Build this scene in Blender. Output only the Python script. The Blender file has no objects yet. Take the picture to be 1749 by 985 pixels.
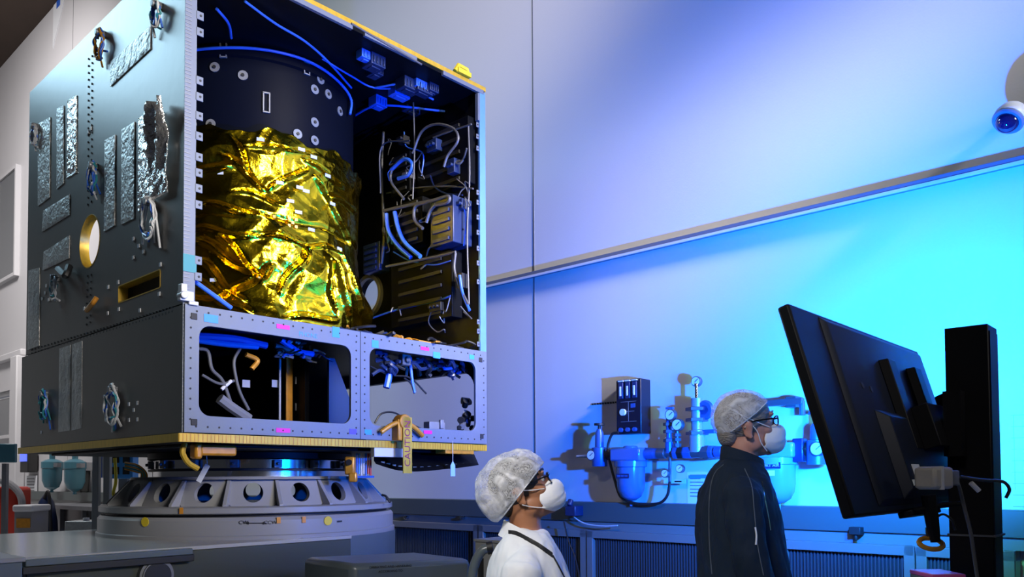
import bpy, math, random
import numpy as np
from mathutils import Vector, Matrix, noise
PI = math.pi
rnd = random.Random(7)
S = bpy.context.scene
COL = S.collection

# ------------------------------------------------------------------ camera, world, lights, exposure
F, CX, CY, PITCH, ROLL, CAMH = 1366.0, 874.5, 770.7, 0.0338, -0.0057, 1.42
cp, sp, cr, sr = math.cos(PITCH), math.sin(PITCH), math.cos(ROLL), math.sin(ROLL)
RM = Matrix(((cr, 0, sr), (0, 1, 0), (-sr, 0, cr))) @ Matrix(((1, 0, 0), (0, cp, sp), (0, -sp, cp)))
RT = RM.transposed()
CAM = Vector((0, 0, CAMH))
cam_data = bpy.data.cameras.new('camera')
cam_data.sensor_width = 36.0
cam_data.lens = 36.0 * F / 1749
cam_data.shift_y = (CY - 492.5) / 1749
cam_data.clip_start = 0.05
cam = bpy.data.objects.new('camera', cam_data)
COL.objects.link(cam)
ex, ey, ez = RT @ Vector((1, 0, 0)), RT @ Vector((0, 1, 0)), RT @ Vector((0, 0, 1))
cam.matrix_world = Matrix((ex, ez, -ey)).transposed().to_4x4()
cam.location = CAM
S.camera = cam

S.view_settings.view_transform = 'Standard'
S.view_settings.look = 'None'
S.view_settings.gamma = 1.0
S.view_settings.use_curve_mapping = False
S.view_settings.exposure = 0.0

world = bpy.data.worlds.new('world')
S.world = world
world.use_nodes = True
world.node_tree.nodes['Background'].inputs['Color'].default_value = (0.80, 0.85, 1.0, 1)
world.node_tree.nodes['Background'].inputs['Strength'].default_value = 0.035


def lamp(name, kind, loc, energy, color, target=None, size=None, spread=None, size_y=None, spot=None, blend=None):
    d = bpy.data.lights.new(name, kind)
    d.energy = energy
    d.color = color
    if kind == 'AREA':
        d.size = size
        if size_y:
            d.shape = 'RECTANGLE'
            d.size_y = size_y
        if spread:
            d.spread = math.radians(spread)
    else:
        d.shadow_soft_size = size
    if kind == 'SPOT':
        d.spot_size = math.radians(spot)
        d.spot_blend = blend
    o = bpy.data.objects.new(name, d)
    COL.objects.link(o)
    o.location = loc
    if target:
        o.rotation_euler = (Vector(target) - Vector(loc)).to_track_quat('-Z', 'Y').to_euler()
    return o


lamp('blue_wash_light', 'SPOT', (1.42, 3.03, 1.62), 1050, (0.0, 0.13, 1.0), target=(1.5, 5.0, 3.0), size=0.03, spot=166, blend=0.8)
lamp('wall_tint_light', 'SPOT', (1.62, 3.05, 1.66), 62, (0.14, 1.0, 0.50), target=(2.05, 4.3, 1.75), size=0.06, spot=140, blend=1.0)  # added green spot, tints only the wall near the monitor
lamp('high_bay_light', 'SPOT', (1.3, 0.2, 7.4), 2150, (1.0, 0.93, 0.95), target=(-0.95, 6.95, 4.8), size=0.5, spot=35, blend=1.0)
lamp('gap_fill_light', 'SPOT', (4.0, 0.9, 5.2), 3600, (1.0, 0.93, 0.97), target=(-1.05, 7.03, 1.9), size=0.4, spot=24, blend=0.9)  # added fill, brightens the wall seen behind and under the spacecraft
lamp('panel_sheen_light', 'AREA', (-9.0, 8.0, 8.4), 85, (0.50, 0.80, 1.0), target=(-2.6, 4.8, 3.2), size=2.6, spread=80)  # added bluish light, puts a sheen on the left side panel
lamp('foil_fill_light', 'AREA', (4.3, -0.4, 4.3), 84, (1.0, 0.95, 0.88), target=(-1.5, 4.7, 3.25), size=3.2, size_y=2.6, spread=34)  # added fill, gives the gold foil something bright to reflect
lamp('people_fill_light', 'AREA', (-1.3, -0.4, 4.2), 8.5, (1.0, 0.95, 0.92), target=(0.0, 2.8, 1.3), size=0.9, spread=36)  # added fill on the people
lamp('far_left_fill_light', 'AREA', (-8.5, 9.0, 8.6), 330, (1.0, 0.95, 0.95), target=(-8.6, 13.6, 2.5), size=2.0, spread=140)  # added fill, lifts the dark background at far left

# ------------------------------------------------------------------ frames of reference of the place
YAW = 0.742
A_ = Vector((-math.cos(YAW), math.sin(YAW), 0))          # along the wall, away
B_ = Vector((math.sin(YAW), math.cos(YAW), 0))           # square to the wall, towards it
NC = Vector((-1.6105, 3.9, 0))                            # near corner of the spacecraft, on the floor
ZB = CAMH + 0.2347
W1, W2, HT, ZM = 2.11, 2.366, 2.478, 0.631
SC_O = NC + Vector((0, 0, ZB))
WALL_O = NC + B_ * 2.7
TBL = NC + B_ * 1.05 + A_ * 1.18                          # axis of the turntable


def ray(px, py):
    return RT @ Vector(((px - CX) / F, 1, -(py - CY) / F))


def at(px, py, y):
    r = ray(px, py)
    return CAM + r * (y / r.y)


def hit(px, py, p0, n):
    r = ray(px, py)
    return CAM + r * ((p0 - CAM).dot(n) / r.dot(n))


def to_sc(p):
    d = p - SC_O
    return Vector((d.dot(B_), d.dot(A_), d.z))


def sL(px, py, off=0.0):      # spacecraft local point on its left side panel
    p = to_sc(hit(px, py, SC_O - B_ * off, B_)); return p


def sF(px, py, off=0.0):      # on its open front
    return to_sc(hit(px, py, SC_O - A_ * off, A_))


def sR(px, py, off=0.0):      # on the inside of the right side
    return to_sc(hit(px, py, SC_O + B_ * (W1 - off), B_))


def sK(px, py, off=0.0):      # inside of the back
    return to_sc(hit(px, py, SC_O + A_ * (W2 - off), A_))


def sZ(px, py, z):
    return to_sc(hit(px, py, SC_O + Vector((0, 0, z)), Vector((0, 0, 1))))


def wl(px, py, off=0.0):      # wall local: x right, y into the wall, z up
    p = hit(px, py, WALL_O - B_ * off, B_) - WALL_O
    return Vector((-p.dot(A_), p.dot(B_), p.z))


# ------------------------------------------------------------------ materials
MATS = {}


def mat(name, col, rough=0.5, metal=0.0, bump=0.0, bscale=60, var=0.0, vscale=8, spec=0.5, emit=None, estr=0, alpha=None, stretch=None, trans=0):
    if name in MATS:
        return MATS[name]
    m = bpy.data.materials.new(name)
    m.use_nodes = True
    nt = m.node_tree
    b = nt.nodes['Principled BSDF']
    b.inputs['Base Color'].default_value = (*col, 1)
    b.inputs['Roughness'].default_value = rough
    b.inputs['Metallic'].default_value = metal
    b.inputs['Specular IOR Level'].default_value = spec
    if trans:
        b.inputs['Transmission Weight'].default_value = trans
    tc = nt.nodes.new('ShaderNodeTexCoord')
    src = tc.outputs['Object']
    if stretch:
        mp = nt.nodes.new('ShaderNodeMapping')
        mp.inputs['Scale'].default_value = stretch
        nt.links.new(src, mp.inputs['Vector'])
        src = mp.outputs['Vector']
    if var:
        n = nt.nodes.new('ShaderNodeTexNoise'); n.inputs['Scale'].default_value = vscale; n.inputs['Detail'].default_value = 5
        nt.links.new(src, n.inputs['Vector'])
        mx = nt.nodes.new('ShaderNodeMix'); mx.data_type = 'RGBA'
        mx.inputs['A'].default_value = (*[c * (1 - var) for c in col], 1)
        mx.inputs['B'].default_value = (*[min(1, c * (1 + var)) for c in col], 1)
        nt.links.new(n.outputs['Fac'], mx.inputs['Factor'])
        nt.links.new(mx.outputs['Result'], b.inputs['Base Color'])
    if bump:
        n2 = nt.nodes.new('ShaderNodeTexNoise'); n2.inputs['Scale'].default_value = bscale; n2.inputs['Detail'].default_value = 4
        nt.links.new(src, n2.inputs['Vector'])
        bp = nt.nodes.new('ShaderNodeBump'); bp.inputs['Strength'].default_value = bump; bp.inputs['Distance'].default_value = 0.02
        nt.links.new(n2.outputs['Fac'], bp.inputs['Height'])
        nt.links.new(bp.outputs['Normal'], b.inputs['Normal'])
    if emit:
        b.inputs['Emission Color'].default_value = (*emit, 1)
        b.inputs['Emission Strength'].default_value = estr
    if alpha is not None:
        b.inputs['Alpha'].default_value = alpha
    MATS[name] = m
    return m


M_wall = mat('white_wall_paint', (0.60, 0.595, 0.605), 0.55, bump=0.04, bscale=90, var=0.015, vscale=2)
M_floor = mat('floor_vinyl', (0.55, 0.56, 0.58), 0.3, var=0.05)
M_ceil = mat('brown_ceiling', (0.055, 0.032, 0.02), 0.7, var=0.2, vscale=3)
M_alu = mat('brushed_aluminium', (0.135, 0.155, 0.20), 0.5, 0.25, bump=0.05, bscale=40, var=0.06, vscale=5)
M_alud = mat('dull_aluminium', (0.20, 0.205, 0.22), 0.5, 0.4, var=0.1)
M_black = mat('carbon_black', (0.003, 0.0035, 0.005), 0.45, spec=0.10, var=0.3, vscale=14)
M_panel = mat('dark_grey_panel', (0.072, 0.065, 0.056), 0.38, 0.0, bump=0.03, bscale=14, var=0.08, vscale=3, spec=0.9)
M_cyl = mat('black_cylinder_skin', (0.002, 0.003, 0.008), 0.5, bump=0.03, bscale=12, spec=0.04)
M_kap = mat('amber_edge_tape', (0.55, 0.34, 0.03), 0.38, 0.35, var=0.35, vscale=60, stretch=(1, 1, 0.2))
M_kapd = mat('amber_film', (0.50, 0.22, 0.02), 0.35, 0.2, var=0.4, vscale=25)
M_foil = mat('gold_foil', (1.0, 0.66, 0.02), 0.15, 1.0, bump=0.25, bscale=22, var=0.10, vscale=6)
M_silver = mat('crinkled_silver_tape', (0.62, 0.61, 0.60), 0.22, 0.9, bump=0.9, bscale=30, var=0.2, vscale=20)
M_silver2 = mat('matt_silver_film', (0.40, 0.39, 0.375), 0.38, 0.4, bump=0.5, bscale=45, var=0.25, vscale=25)
M_white = mat('white_plastic', (0.55, 0.55, 0.57), 0.4)
M_wire = mat('pale_wire', (0.085, 0.085, 0.09), 0.45)
M_wireb = mat('blue_wire', (0.03, 0.13, 0.60), 0.4)
M_wirek = mat('black_wire', (0.01, 0.01, 0.012), 0.4)
M_blue_t = mat('blue_tape', (0.03, 0.25, 0.75), 0.5)
M_pink = mat('magenta_tape', (0.60, 0.01, 0.40), 0.5)
M_teal = mat('teal_tape', (0.02, 0.22, 0.26), 0.5)
M_navy = mat('navy_housing', (0.012, 0.025, 0.08), 0.35)
M_steel = mat('polished_steel', (0.55, 0.56, 0.58), 0.15, 1.0)
M_paint = mat('pale_grey_machine_paint', (0.25, 0.25, 0.26), 0.32, var=0.03, vscale=2, bump=0.02)
M_paintb = mat('shade_darkened_paint', (0.065, 0.072, 0.060), 0.25, var=0.05, vscale=2, bump=0.03, bscale=8)  # base paint darkened and neutral, in place of shade from the blue lamp
M_paintb2 = mat('slate_machine_paint', (0.10, 0.125, 0.135), 0.3, var=0.05, vscale=2)
M_dark = mat('dark_rubber', (0.008, 0.008, 0.009), 0.55)
M_duct = mat('duct_grey_paint', (0.07, 0.09, 0.09), 0.4, var=0.05, vscale=3)
M_ledge_frame = mat('bench_frame_paint', (0.17, 0.175, 0.17), 0.4)
M_yel = mat('yellow_sticker', (0.60, 0.45, 0.02), 0.5)
M_or = mat('orange_sticker', (0.55, 0.22, 0.02), 0.5)
M_red = mat('red_paint', (0.45, 0.03, 0.015), 0.4)
M_tv = mat('black_monitor_plastic', (0.006, 0.009, 0.022), 0.5, spec=0.18)
M_col = mat('black_column_paint', (0.002, 0.002, 0.004), 0.5, spec=0.2)
M_gasblue = mat('blue_valve_metal', (0.04, 0.12, 0.36), 0.35, 0.3)
M_gas = mat('pipe_metal', (0.12, 0.13, 0.16), 0.35, 0.6)
M_bowl = mat('blue_bowl_plastic', (0.04, 0.14, 0.36), 0.15, spec=0.8)
M_bowl_far = mat('teal_bowl_plastic', (0.06, 0.17, 0.22), 0.2)
M_paper = mat('white_paper', (0.72, 0.74, 0.76), 0.7)
M_ink = mat('black_ink', (0.01, 0.01, 0.012), 0.6)
M_skin1 = mat('tan_skin', (0.36, 0.155, 0.075), 0.5, bump=0.03, bscale=120, var=0.08, vscale=14)
M_skin2 = mat('fair_skin', (0.50, 0.235, 0.165), 0.5, bump=0.03, bscale=120, var=0.1, vscale=14)
M_hairk = mat('black_hair', (0.012, 0.009, 0.008), 0.45, bump=0.6, bscale=70, stretch=(1, 1, 4))
M_hairg = mat('grey_hair', (0.26, 0.235, 0.215), 0.55, bump=0.6, bscale=70, stretch=(1, 1, 4), var=0.3, vscale=40)
M_coat = mat('white_lab_cloth', (0.70, 0.72, 0.75), 0.8, bump=0.12, bscale=9, var=0.03)
M_jacket = mat('navy_jacket_cloth', (0.008, 0.017, 0.034), 0.8, spec=0.2, bump=0.15, bscale=10, var=0.15, vscale=6)
M_trou = mat('charcoal_trouser_cloth', (0.03, 0.03, 0.035), 0.8)
M_mask = mat('white_mask_fabric', (0.80, 0.81, 0.83), 0.75, bump=0.08, bscale=60)
M_lens = mat('spectacle_lens', (0.65, 0.72, 0.85), 0.03, alpha=0.22, spec=0.8)
M_glassframe = mat('black_spectacle_frame', (0.006, 0.006, 0.01), 0.2)
M_eye = mat('eye_white', (0.6, 0.58, 0.55), 0.2)
M_iris = mat('dark_iris', (0.02, 0.012, 0.008), 0.15)
M_dome = mat('dark_dome_glass', (0.004, 0.006, 0.04), 0.04, spec=1.0)
M_gface = mat('gauge_face', (0.7, 0.72, 0.75), 0.5)
M_glow = mat('lit_blue_screen', (0.02, 0.03, 0.2), 0.3, emit=(0.10, 0.16, 1.0), estr=1.2)
M_glowscr = mat('lit_monitor_screen', (0.02, 0.03, 0.1), 0.3, emit=(0.10, 0.35, 1.0), estr=0.8)
M_grille = mat('dark_grille_mesh', (0.018, 0.022, 0.030), 0.45)


def net_material():
    m = bpy.data.materials.new('hair_net_fabric')
    m.use_nodes = True
    nt = m.node_tree
    b = nt.nodes['Principled BSDF']
    b.inputs['Base Color'].default_value = (0.82, 0.83, 0.86, 1)
    b.inputs['Roughness'].default_value = 0.7
    tc = nt.nodes.new('ShaderNodeTexCoord')
    v = nt.nodes.new('ShaderNodeTexVoronoi'); v.feature = 'DISTANCE_TO_EDGE'; v.inputs['Scale'].default_value = 64
    n = nt.nodes.new('ShaderNodeTexNoise'); n.inputs['Scale'].default_value = 16; n.inputs['Detail'].default_value = 6
    n.inputs['Distortion'].default_value = 1.2
    mxv = nt.nodes.new('ShaderNodeMix'); mxv.data_type = 'VECTOR'; mxv.inputs['Factor'].default_value = 0.22
    nt.links.new(tc.outputs['Object'], n.inputs['Vector'])
    nt.links.new(tc.outputs['Object'], mxv.inputs['A'])
    nt.links.new(n.outputs['Color'], mxv.inputs['B'])
    nt.links.new(mxv.outputs['Result'], v.inputs['Vector'])
    r1 = nt.nodes.new('ShaderNodeMapRange'); r1.inputs['From Min'].default_value = 0.0; r1.inputs['From Max'].default_value = 0.16
    r1.inputs['To Min'].default_value = 0.62; r1.inputs['To Max'].default_value = 0.22
    nt.links.new(v.outputs['Distance'], r1.inputs['Value'])
    r2 = nt.nodes.new('ShaderNodeMapRange'); r2.inputs['From Min'].default_value = 0.42; r2.inputs['From Max'].default_value = 0.66
    r2.inputs['To Min'].default_value = 0.16; r2.inputs['To Max'].default_value = 0.80
    nt.links.new(n.outputs['Fac'], r2.inputs['Value'])
    mm = nt.nodes.new('ShaderNodeMath'); mm.operation = 'MAXIMUM'
    nt.links.new(r1.outputs['Result'], mm.inputs[0]); nt.links.new(r2.outputs['Result'], mm.inputs[1])
    nt.links.new(mm.outputs[0], b.inputs['Alpha'])
    bp = nt.nodes.new('ShaderNodeBump'); bp.inputs['Strength'].default_value = 0.6; bp.inputs['Distance'].default_value = 0.01
    nt.links.new(n.outputs['Fac'], bp.inputs['Height']); nt.links.new(bp.outputs['Normal'], b.inputs['Normal'])
    return m


M_net = net_material()


# ------------------------------------------------------------------ mesh helpers
def catmull(pts, sub=6):
    pts = [Vector(p) for p in pts]
    if len(pts) < 3:
        return pts
    P = [pts[0] * 2 - pts[1]] + pts + [pts[-1] * 2 - pts[-2]]
    out = []
    for i in range(1, len(P) - 2):
        for k in range(sub):
            t = k / sub
            a, b, c, d = P[i - 1], P[i], P[i + 1], P[i + 2]
            out.append(0.5 * ((2 * b) + (c - a) * t + (2 * a - 5 * b + 4 * c - d) * t * t + (3 * b - a - 3 * c + d) * t ** 3))
    out.append(pts[-1])
    return out


class MB:
    def __init__(s):
        s.v = []; s.f = []

    def add(s, vs, fs):
        o = len(s.v)
        s.v += [tuple(v) for v in vs]
        s.f += [tuple(i + o for i in f) for f in fs]
        return s

    def box(s, c, size, rot=None):
        c = Vector(c)
        vs = []
        for x in (-.5, .5):
            for y in (-.5, .5):
                for z in (-.5, .5):
                    p = Vector((x * size[0], y * size[1], z * size[2]))
                    if rot is not None:
                        p = rot @ p
                    vs.append(c + p)
        return s.add(vs, [(0, 1, 3, 2), (4, 6, 7, 5), (0, 4, 5, 1), (2, 3, 7, 6), (0, 2, 6, 4), (1, 5, 7, 3)])

    def bx(s, lo, hi):
        return s.box([(a + b) / 2 for a, b in zip(lo, hi)], [abs(b - a) for a, b in zip(lo, hi)])

    def tube(s, pts, r, n=8, rs=None, closed=False):
        pts = [Vector(p) for p in pts]
        m = len(pts)
        up = Vector((0, 0, 1))
        vs = []
        prev = None
        for i, p in enumerate(pts):
            t = (pts[min(i + 1, m - 1)] - pts[max(i - 1, 0)])
            if closed:
                t = pts[(i + 1) % m] - pts[i - 1]
            t = t.normalized() if t.length > 1e-9 else Vector((0, 0, 1))
            if prev is None:
                q = up if abs(t.z) < 0.9 else Vector((1, 0, 0))
                u = t.cross(q).normalized()
            else:
                u = (prev - t * prev.dot(t))
                u = u.normalized() if u.length > 1e-6 else t.orthogonal().normalized()
            prev = u
            w = t.cross(u)
            rr = rs[i] if rs else r
            for k in range(n):
                a = 2 * PI * k / n
                vs.append(p + (u * math.cos(a) + w * math.sin(a)) * rr)
        fs = []
        for i in range(m if closed else m - 1):
            j = (i + 1) % m
            for k in range(n):
                k2 = (k + 1) % n
                fs.append((i * n + k, i * n + k2, j * n + k2, j * n + k))
        if not closed:
            fs.append(tuple(range(n - 1, -1, -1)))
            fs.append(tuple((m - 1) * n + k for k in range(n)))
        return s.add(vs, fs)

    def cyl(s, p0, p1, r, r1=None, n=24):
        return s.tube([p0, p1], r, n, rs=[r, r if r1 is None else r1])

    def lathe(s, prof, c=(0, 0, 0), axis=(0, 0, 1), n=48, a0=0, a1=2 * PI, cap=True):
        ax = Vector(axis).normalized()
        R = Vector((0, 0, 1)).rotation_difference(ax).to_matrix()
        full = abs(a1 - a0 - 2 * PI) < 1e-6
        m = n if full else n + 1
        vs = []
        c = Vector(c)
        for (r, z) in prof:
            for k in range(m):
                a = a0 + (a1 - a0) * k / n
                vs.append(c + R @ Vector((r * math.cos(a), r * math.sin(a), z)))
        fs = []
        for i in range(len(prof) - 1):
            for k in range(n):
                k2 = (k + 1) % m
                fs.append((i * m + k, i * m + k2, (i + 1) * m + k2, (i + 1) * m + k))
        if cap and full:
            if prof[0][0] > 1e-5: fs.append(tuple(range(m - 1, -1, -1)))
            if prof[-1][0] > 1e-5: fs.append(tuple((len(prof) - 1) * m + k for k in range(m)))
        return s.add(vs, fs)

    def ell(s, c, r, rot=None, n=20):
        c = Vector(c)
        vs = []; fs = []
        m = n // 2
        for i in range(m + 1):
            th = PI * i / m
            for k in range(n):
                a = 2 * PI * k / n
                p = Vector((r[0] * math.sin(th) * math.cos(a), r[1] * math.sin(th) * math.sin(a), r[2] * math.cos(th)))
                if rot is not None: p = rot @ p
                vs.append(c + p)
        for i in range(m):
            for k in range(n):
                k2 = (k + 1) % n
                fs.append((i * n + k, (i + 1) * n + k, (i + 1) * n + k2, i * n + k2))
        return s.add(vs, fs)

    def loft(s, rings):
        n = len(rings[0])
        vs = [p for r in rings for p in r]
        fs = []
        for i in range(len(rings) - 1):
            for k in range(n):
                k2 = (k + 1) % n
                fs.append((i * n + k, i * n + k2, (i + 1) * n + k2, (i + 1) * n + k))
        fs.append(tuple(range(n - 1, -1, -1)))
        fs.append(tuple((len(rings) - 1) * n + k for k in range(n)))
        return s.add(vs, fs)

    def slab(s, quad, n, t):
        """solid polygon of thickness t pushed along n"""
        n = Vector(n).normalized()
        q = [Vector(p) for p in quad]
        k = len(q)
        vs = q + [p + n * t for p in q]
        fs = [tuple(range(k - 1, -1, -1)), tuple(range(k, 2 * k))]
        for i in range(k):
            j = (i + 1) % k
            fs.append((i, j, k + j, k + i))
        return s.add(vs, fs)

    def build(s, name, m, parent=None, smooth=True, ang=35, bevel=0):
        me = bpy.data.meshes.new(name)
        me.from_pydata(s.v, [], s.f)
        me.validate()
        import bmesh
        bm = bmesh.new(); bm.from_mesh(me)
        bmesh.ops.remove_doubles(bm, verts=bm.verts, dist=1e-6)
        bmesh.ops.recalc_face_normals(bm, faces=bm.faces)
        bm.to_mesh(me); bm.free()
        return link(name, me, m, parent, smooth, ang, bevel)


def link(name, me, m, parent=None, smooth=True, ang=35, bevel=0):
    me.name = name
    me.materials.clear()
    me.materials.append(m)
    if smooth:
        for p in me.polygons: p.use_smooth = True
        me.set_sharp_from_angle(angle=math.radians(ang))
    o = bpy.data.objects.new(name, me)
    COL.objects.link(o)
    if parent: o.parent = parent
    if bevel:
        b = o.modifiers.new('bevel', 'BEVEL'); b.width = bevel; b.segments = 2; b.limit_method = 'ANGLE'
    return o


def merge_in(o, mb, m):
    """surface marks that belong to a part's own mesh"""
    import bmesh
    me = o.data
    if m.name not in [q.name for q in me.materials]: me.materials.append(m)
    bm = bmesh.new(); bm.from_mesh(me)
    vs = [bm.verts.new(v) for v in mb.v]
    for f in mb.f:
        nf = bm.faces.new([vs[i] for i in f]); nf.material_index = 1
    bm.to_mesh(me); bm.free()


def plate_mesh(loops, t, fn):
    """flat plate with holes; loops are 2D outlines (first outer), fn maps (u,v,w) to 3D, w in 0..t"""
    cu = bpy.data.curves.new('plate', 'CURVE')
    cu.dimensions = '2D'; cu.fill_mode = 'BOTH'; cu.extrude = t / 2
    for lp in loops:
        sp_ = cu.splines.new('POLY'); sp_.points.add(len(lp) - 1)
        for i, (u, v) in enumerate(lp): sp_.points[i].co = (u, v, 0, 1)
        sp_.use_cyclic_u = True
    ob = bpy.data.objects.new('plate', cu)
    me = bpy.data.meshes.new_from_object(ob)
    bpy.data.objects.remove(ob); bpy.data.curves.remove(cu)
    for v in me.vertices:
        v.co = fn(v.co.x, v.co.y, v.co.z + t / 2)
    return me


def plate(name, loops, t, fn, m, parent=None, bevel=0):
    me = plate_mesh(loops, t, fn)
    import bmesh
    bm = bmesh.new(); bm.from_mesh(me)
    bmesh.ops.remove_doubles(bm, verts=bm.verts, dist=1e-5)
    bmesh.ops.recalc_face_normals(bm, faces=bm.faces)
    bm.to_mesh(me); bm.free()
    return link(name, me, m, parent, True, 30, bevel)


def rrect(x0, z0, x1, z1, r, n=6):
    out = []
    for cx_, cz_, a in ((x1 - r, z0 + r, -PI / 2), (x1 - r, z1 - r, 0), (x0 + r, z1 - r, PI / 2), (x0 + r, z0 + r, PI)):
        for k in range(n + 1):
            b = a + (PI / 2) * k / n
            out.append((cx_ + r * math.cos(b), cz_ + r * math.sin(b)))
    return out


def circ(x, z, r, n=40, rz=None):
    return [(x + r * math.cos(2 * PI * k / n), z + (rz or r) * math.sin(2 * PI * k / n)) for k in range(n)]


def text(name, body, size, m, parent, mtx, align='CENTER', depth=0.0006):
    cu = bpy.data.curves.new(name, 'FONT')
    cu.body = body; cu.size = size; cu.align_x = align; cu.align_y = 'CENTER'; cu.extrude = depth; cu.resolution_u = 3
    ob = bpy.data.objects.new(name, cu)
    me = bpy.data.meshes.new_from_object(ob)
    bpy.data.objects.remove(ob); bpy.data.curves.remove(cu)
    me.transform(mtx)
    return link(name, me, m, parent, False)


def empty(name, loc, rz=0.0, label=None, cat=None, group=None):
    o = bpy.data.objects.new(name, None)
    COL.objects.link(o)
    o.empty_display_size = 0.05
    o.location = loc; o.rotation_euler = (0, 0, rz)
    tag(o, label, cat, group)
    return o


def tag(o, label=None, cat=None, group=None, kind=None):
    if label: o['label'] = label
    if cat: o['category'] = cat
    if group: o['group'] = group
    if kind: o['kind'] = kind
    return o


def struct(o):
    o['kind'] = 'structure'
    return o


def evaluated(mb, voxel, smooth_it=6, fac=0.5):
    """union of overlapping shapes into one continuous smooth surface"""
    me = bpy.data.meshes.new('tmp'); me.from_pydata(mb.v, [], mb.f)
    import bmesh
    bm = bmesh.new(); bm.from_mesh(me)
    bmesh.ops.recalc_face_normals(bm, faces=bm.faces); bm.to_mesh(me); bm.free()
    o = bpy.data.objects.new('tmp', me); COL.objects.link(o)
    r = o.modifiers.new('r', 'REMESH'); r.mode = 'VOXEL'; r.voxel_size = voxel; r.use_smooth_shade = True
    if smooth_it:
        s_ = o.modifiers.new('s', 'SMOOTH'); s_.factor = fac; s_.iterations = smooth_it
    dg = bpy.context.evaluated_depsgraph_get()
    out = bpy.data.meshes.new_from_object(o.evaluated_get(dg))
    bpy.data.objects.remove(o); bpy.data.meshes.remove(me)
    return out


RZW = math.atan2(-A_.y, -A_.x)           # wall frame rotation
RZS = math.atan2(B_.y, B_.x)             # spacecraft frame rotation


def wall_thing(name, label, cat, px, py, off=0.0, group=None):
    l = wl(px, py, off)
    o = empty(name, WALL_O - A_ * l.x + B_ * l.y + Vector((0, 0, l.z)), RZW, label, cat, group)
    return o, l


# ------------------------------------------------------------------ setting
def wbox(name, x0, x1, y0, y1, z0, z1, m, bevel=0):
    o = MB().bx((x0, y0, z0), (x1, y1, z1)).build(name, m, bevel=bevel)
    o.location = WALL_O.xy.to_3d(); o.rotation_euler = (0, 0, RZW)
    return struct(o)


SEAM_PX = wl(912, 400).x
CEIL = 9.3
wall = wbox('wall_right', -17.5, 6.5, 0.0, 0.25, 0, CEIL, M_wall)
MB_s = MB()
for x in (wl(912, 400).x, wl(912, 400).x - 3.2, wl(912, 400).x - 6.4, wl(912, 400).x - 9.6, wl(912, 400).x + 4.2):
    MB_s.bx((x - 0.0045, -0.003, 1.3), (x + 0.0045, 0.001, CEIL))
o = MB_s.build('wall_seam', M_alud, wall)
fl = MB().bx((-16, -8, -0.1), (9, 20, 0)).build('floor', M_floor); struct(fl)
# ceiling over the far part of the hall
cl = MB().bx((-17.5, -9, CEIL), (6.5, 0.25, CEIL + 0.2)).build('ceiling', M_ceil)
cl.location = WALL_O.xy.to_3d(); cl.rotation_euler = (0, 0, RZW); struct(cl)
wbox('wall_back', -17.7, -17.5, -9, 0.25, 0, CEIL, M_wall)
# tray along the wall
zt = wl(1300, 379).z
tr = wbox('trim_1', -17.4, 6.4, -0.055, 0.0, zt - 0.022, zt + 0.012, M_alu, 0.003)
MB().bx((-17.4, -0.060, zt - 0.030), (6.4, -0.048, zt - 0.014)).build('tray_lip', M_white, tr)
# duct ledge
zl = wl(1200, 861, 0.12).z
wbox('trim_2', -17.4, 6.4, -0.12, 0.0, zl - 0.13, zl, M_duct, 0.004)
mb = MB().bx((-17.4, -0.10, zl - 0.19), (6.4, -0.0, zl - 0.131))
o = mb.build('trim_3', M_ledge_frame); o.location = WALL_O; o.rotation_euler = (0, 0, RZW); struct(o)
# far left wall dressing
for i, (a, b, c, d) in enumerate(((2, 31, 315, 466), (2, 24, 672, 742))):
    p0, p1 = wl(a, c), wl(b, d)
    w = MB().bx((p0.x, -0.05, p1.z), (p1.x, 0.0, p0.z)).build('window_%d' % (i + 1), mat('dark_grey_glass', (0.16, 0.17, 0.18), 0.2))  # panes in one flat dark grey
    w.location = WALL_O; w.rotation_euler = (0, 0, RZW); struct(w)
    fr = MB()
    for q in ((p0.x - .06, p0.x), (p1.x, p1.x + .06)): fr.bx((q[0], -.08, p1.z - .06), (q[1], 0, p0.z + .06))
    for q in ((p1.z - .06, p1.z), (p0.z, p0.z + .06)): fr.bx((p0.x, -.08, q[0]), (p1.x, 0, q[1]))
    fr.build('window_frame', M_wall, w)
zq = wl(25, 603).z
wbox('trim_4', -17.3, wl(46, 600).x, -0.10, 0.0, zq - 0.12, zq, M_wall, 0.02)
wbox('trim_5', wl(46, 600).x - 0.35, wl(46, 600).x, -0.16, 0.0, 0, zq - 0.12, M_wall, 0.02)

# louvred lower benches along the wall under the ledge
def louvre(x0, x1, label):
    e = empty('equipment_bench', WALL_O - A_ * ((x0 + x1) / 2), RZW, label, 'bench', 'grilled benches under the ledge')
    h = (x1 - x0) / 2
    z1 = zl - 0.19
    fr = MB()
    for q in (-h, h - .05): fr.bx((q, -.14, 0.05), (q + .05, -.02, z1))
    fr.bx((-h, -.14, z1 - .05), (h, -.02, z1)); fr.bx((-h, -.14, .05), (h, -.02, .13))
    fr.build('bench_frame', M_ledge_frame, e, bevel=.003)
    MB().bx((-h + .05, -.10, .13), (h - .05, -.07, z1 - .05)).build('grille_backing', M_grille, e)
    g = MB()
    n = int((x1 - x0) / 0.022)
    for k in range(n):
        x = -h + .055 + (2 * h - .11) * (k + .5) / n
        g.bx((x - .004, -.112, .13), (x + .004, -.10, z1 - .05))
    g.build('grille_bars', mat('grille_bar_paint', (0.05, 0.06, 0.075), 0.4), e)
    for q in (-h + .03, h - .03):
        MB().bx((q - .03, -.13, 0.0), (q + .03, -.03, .05)).build('foot', M_dark, e)
    return e


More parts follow.
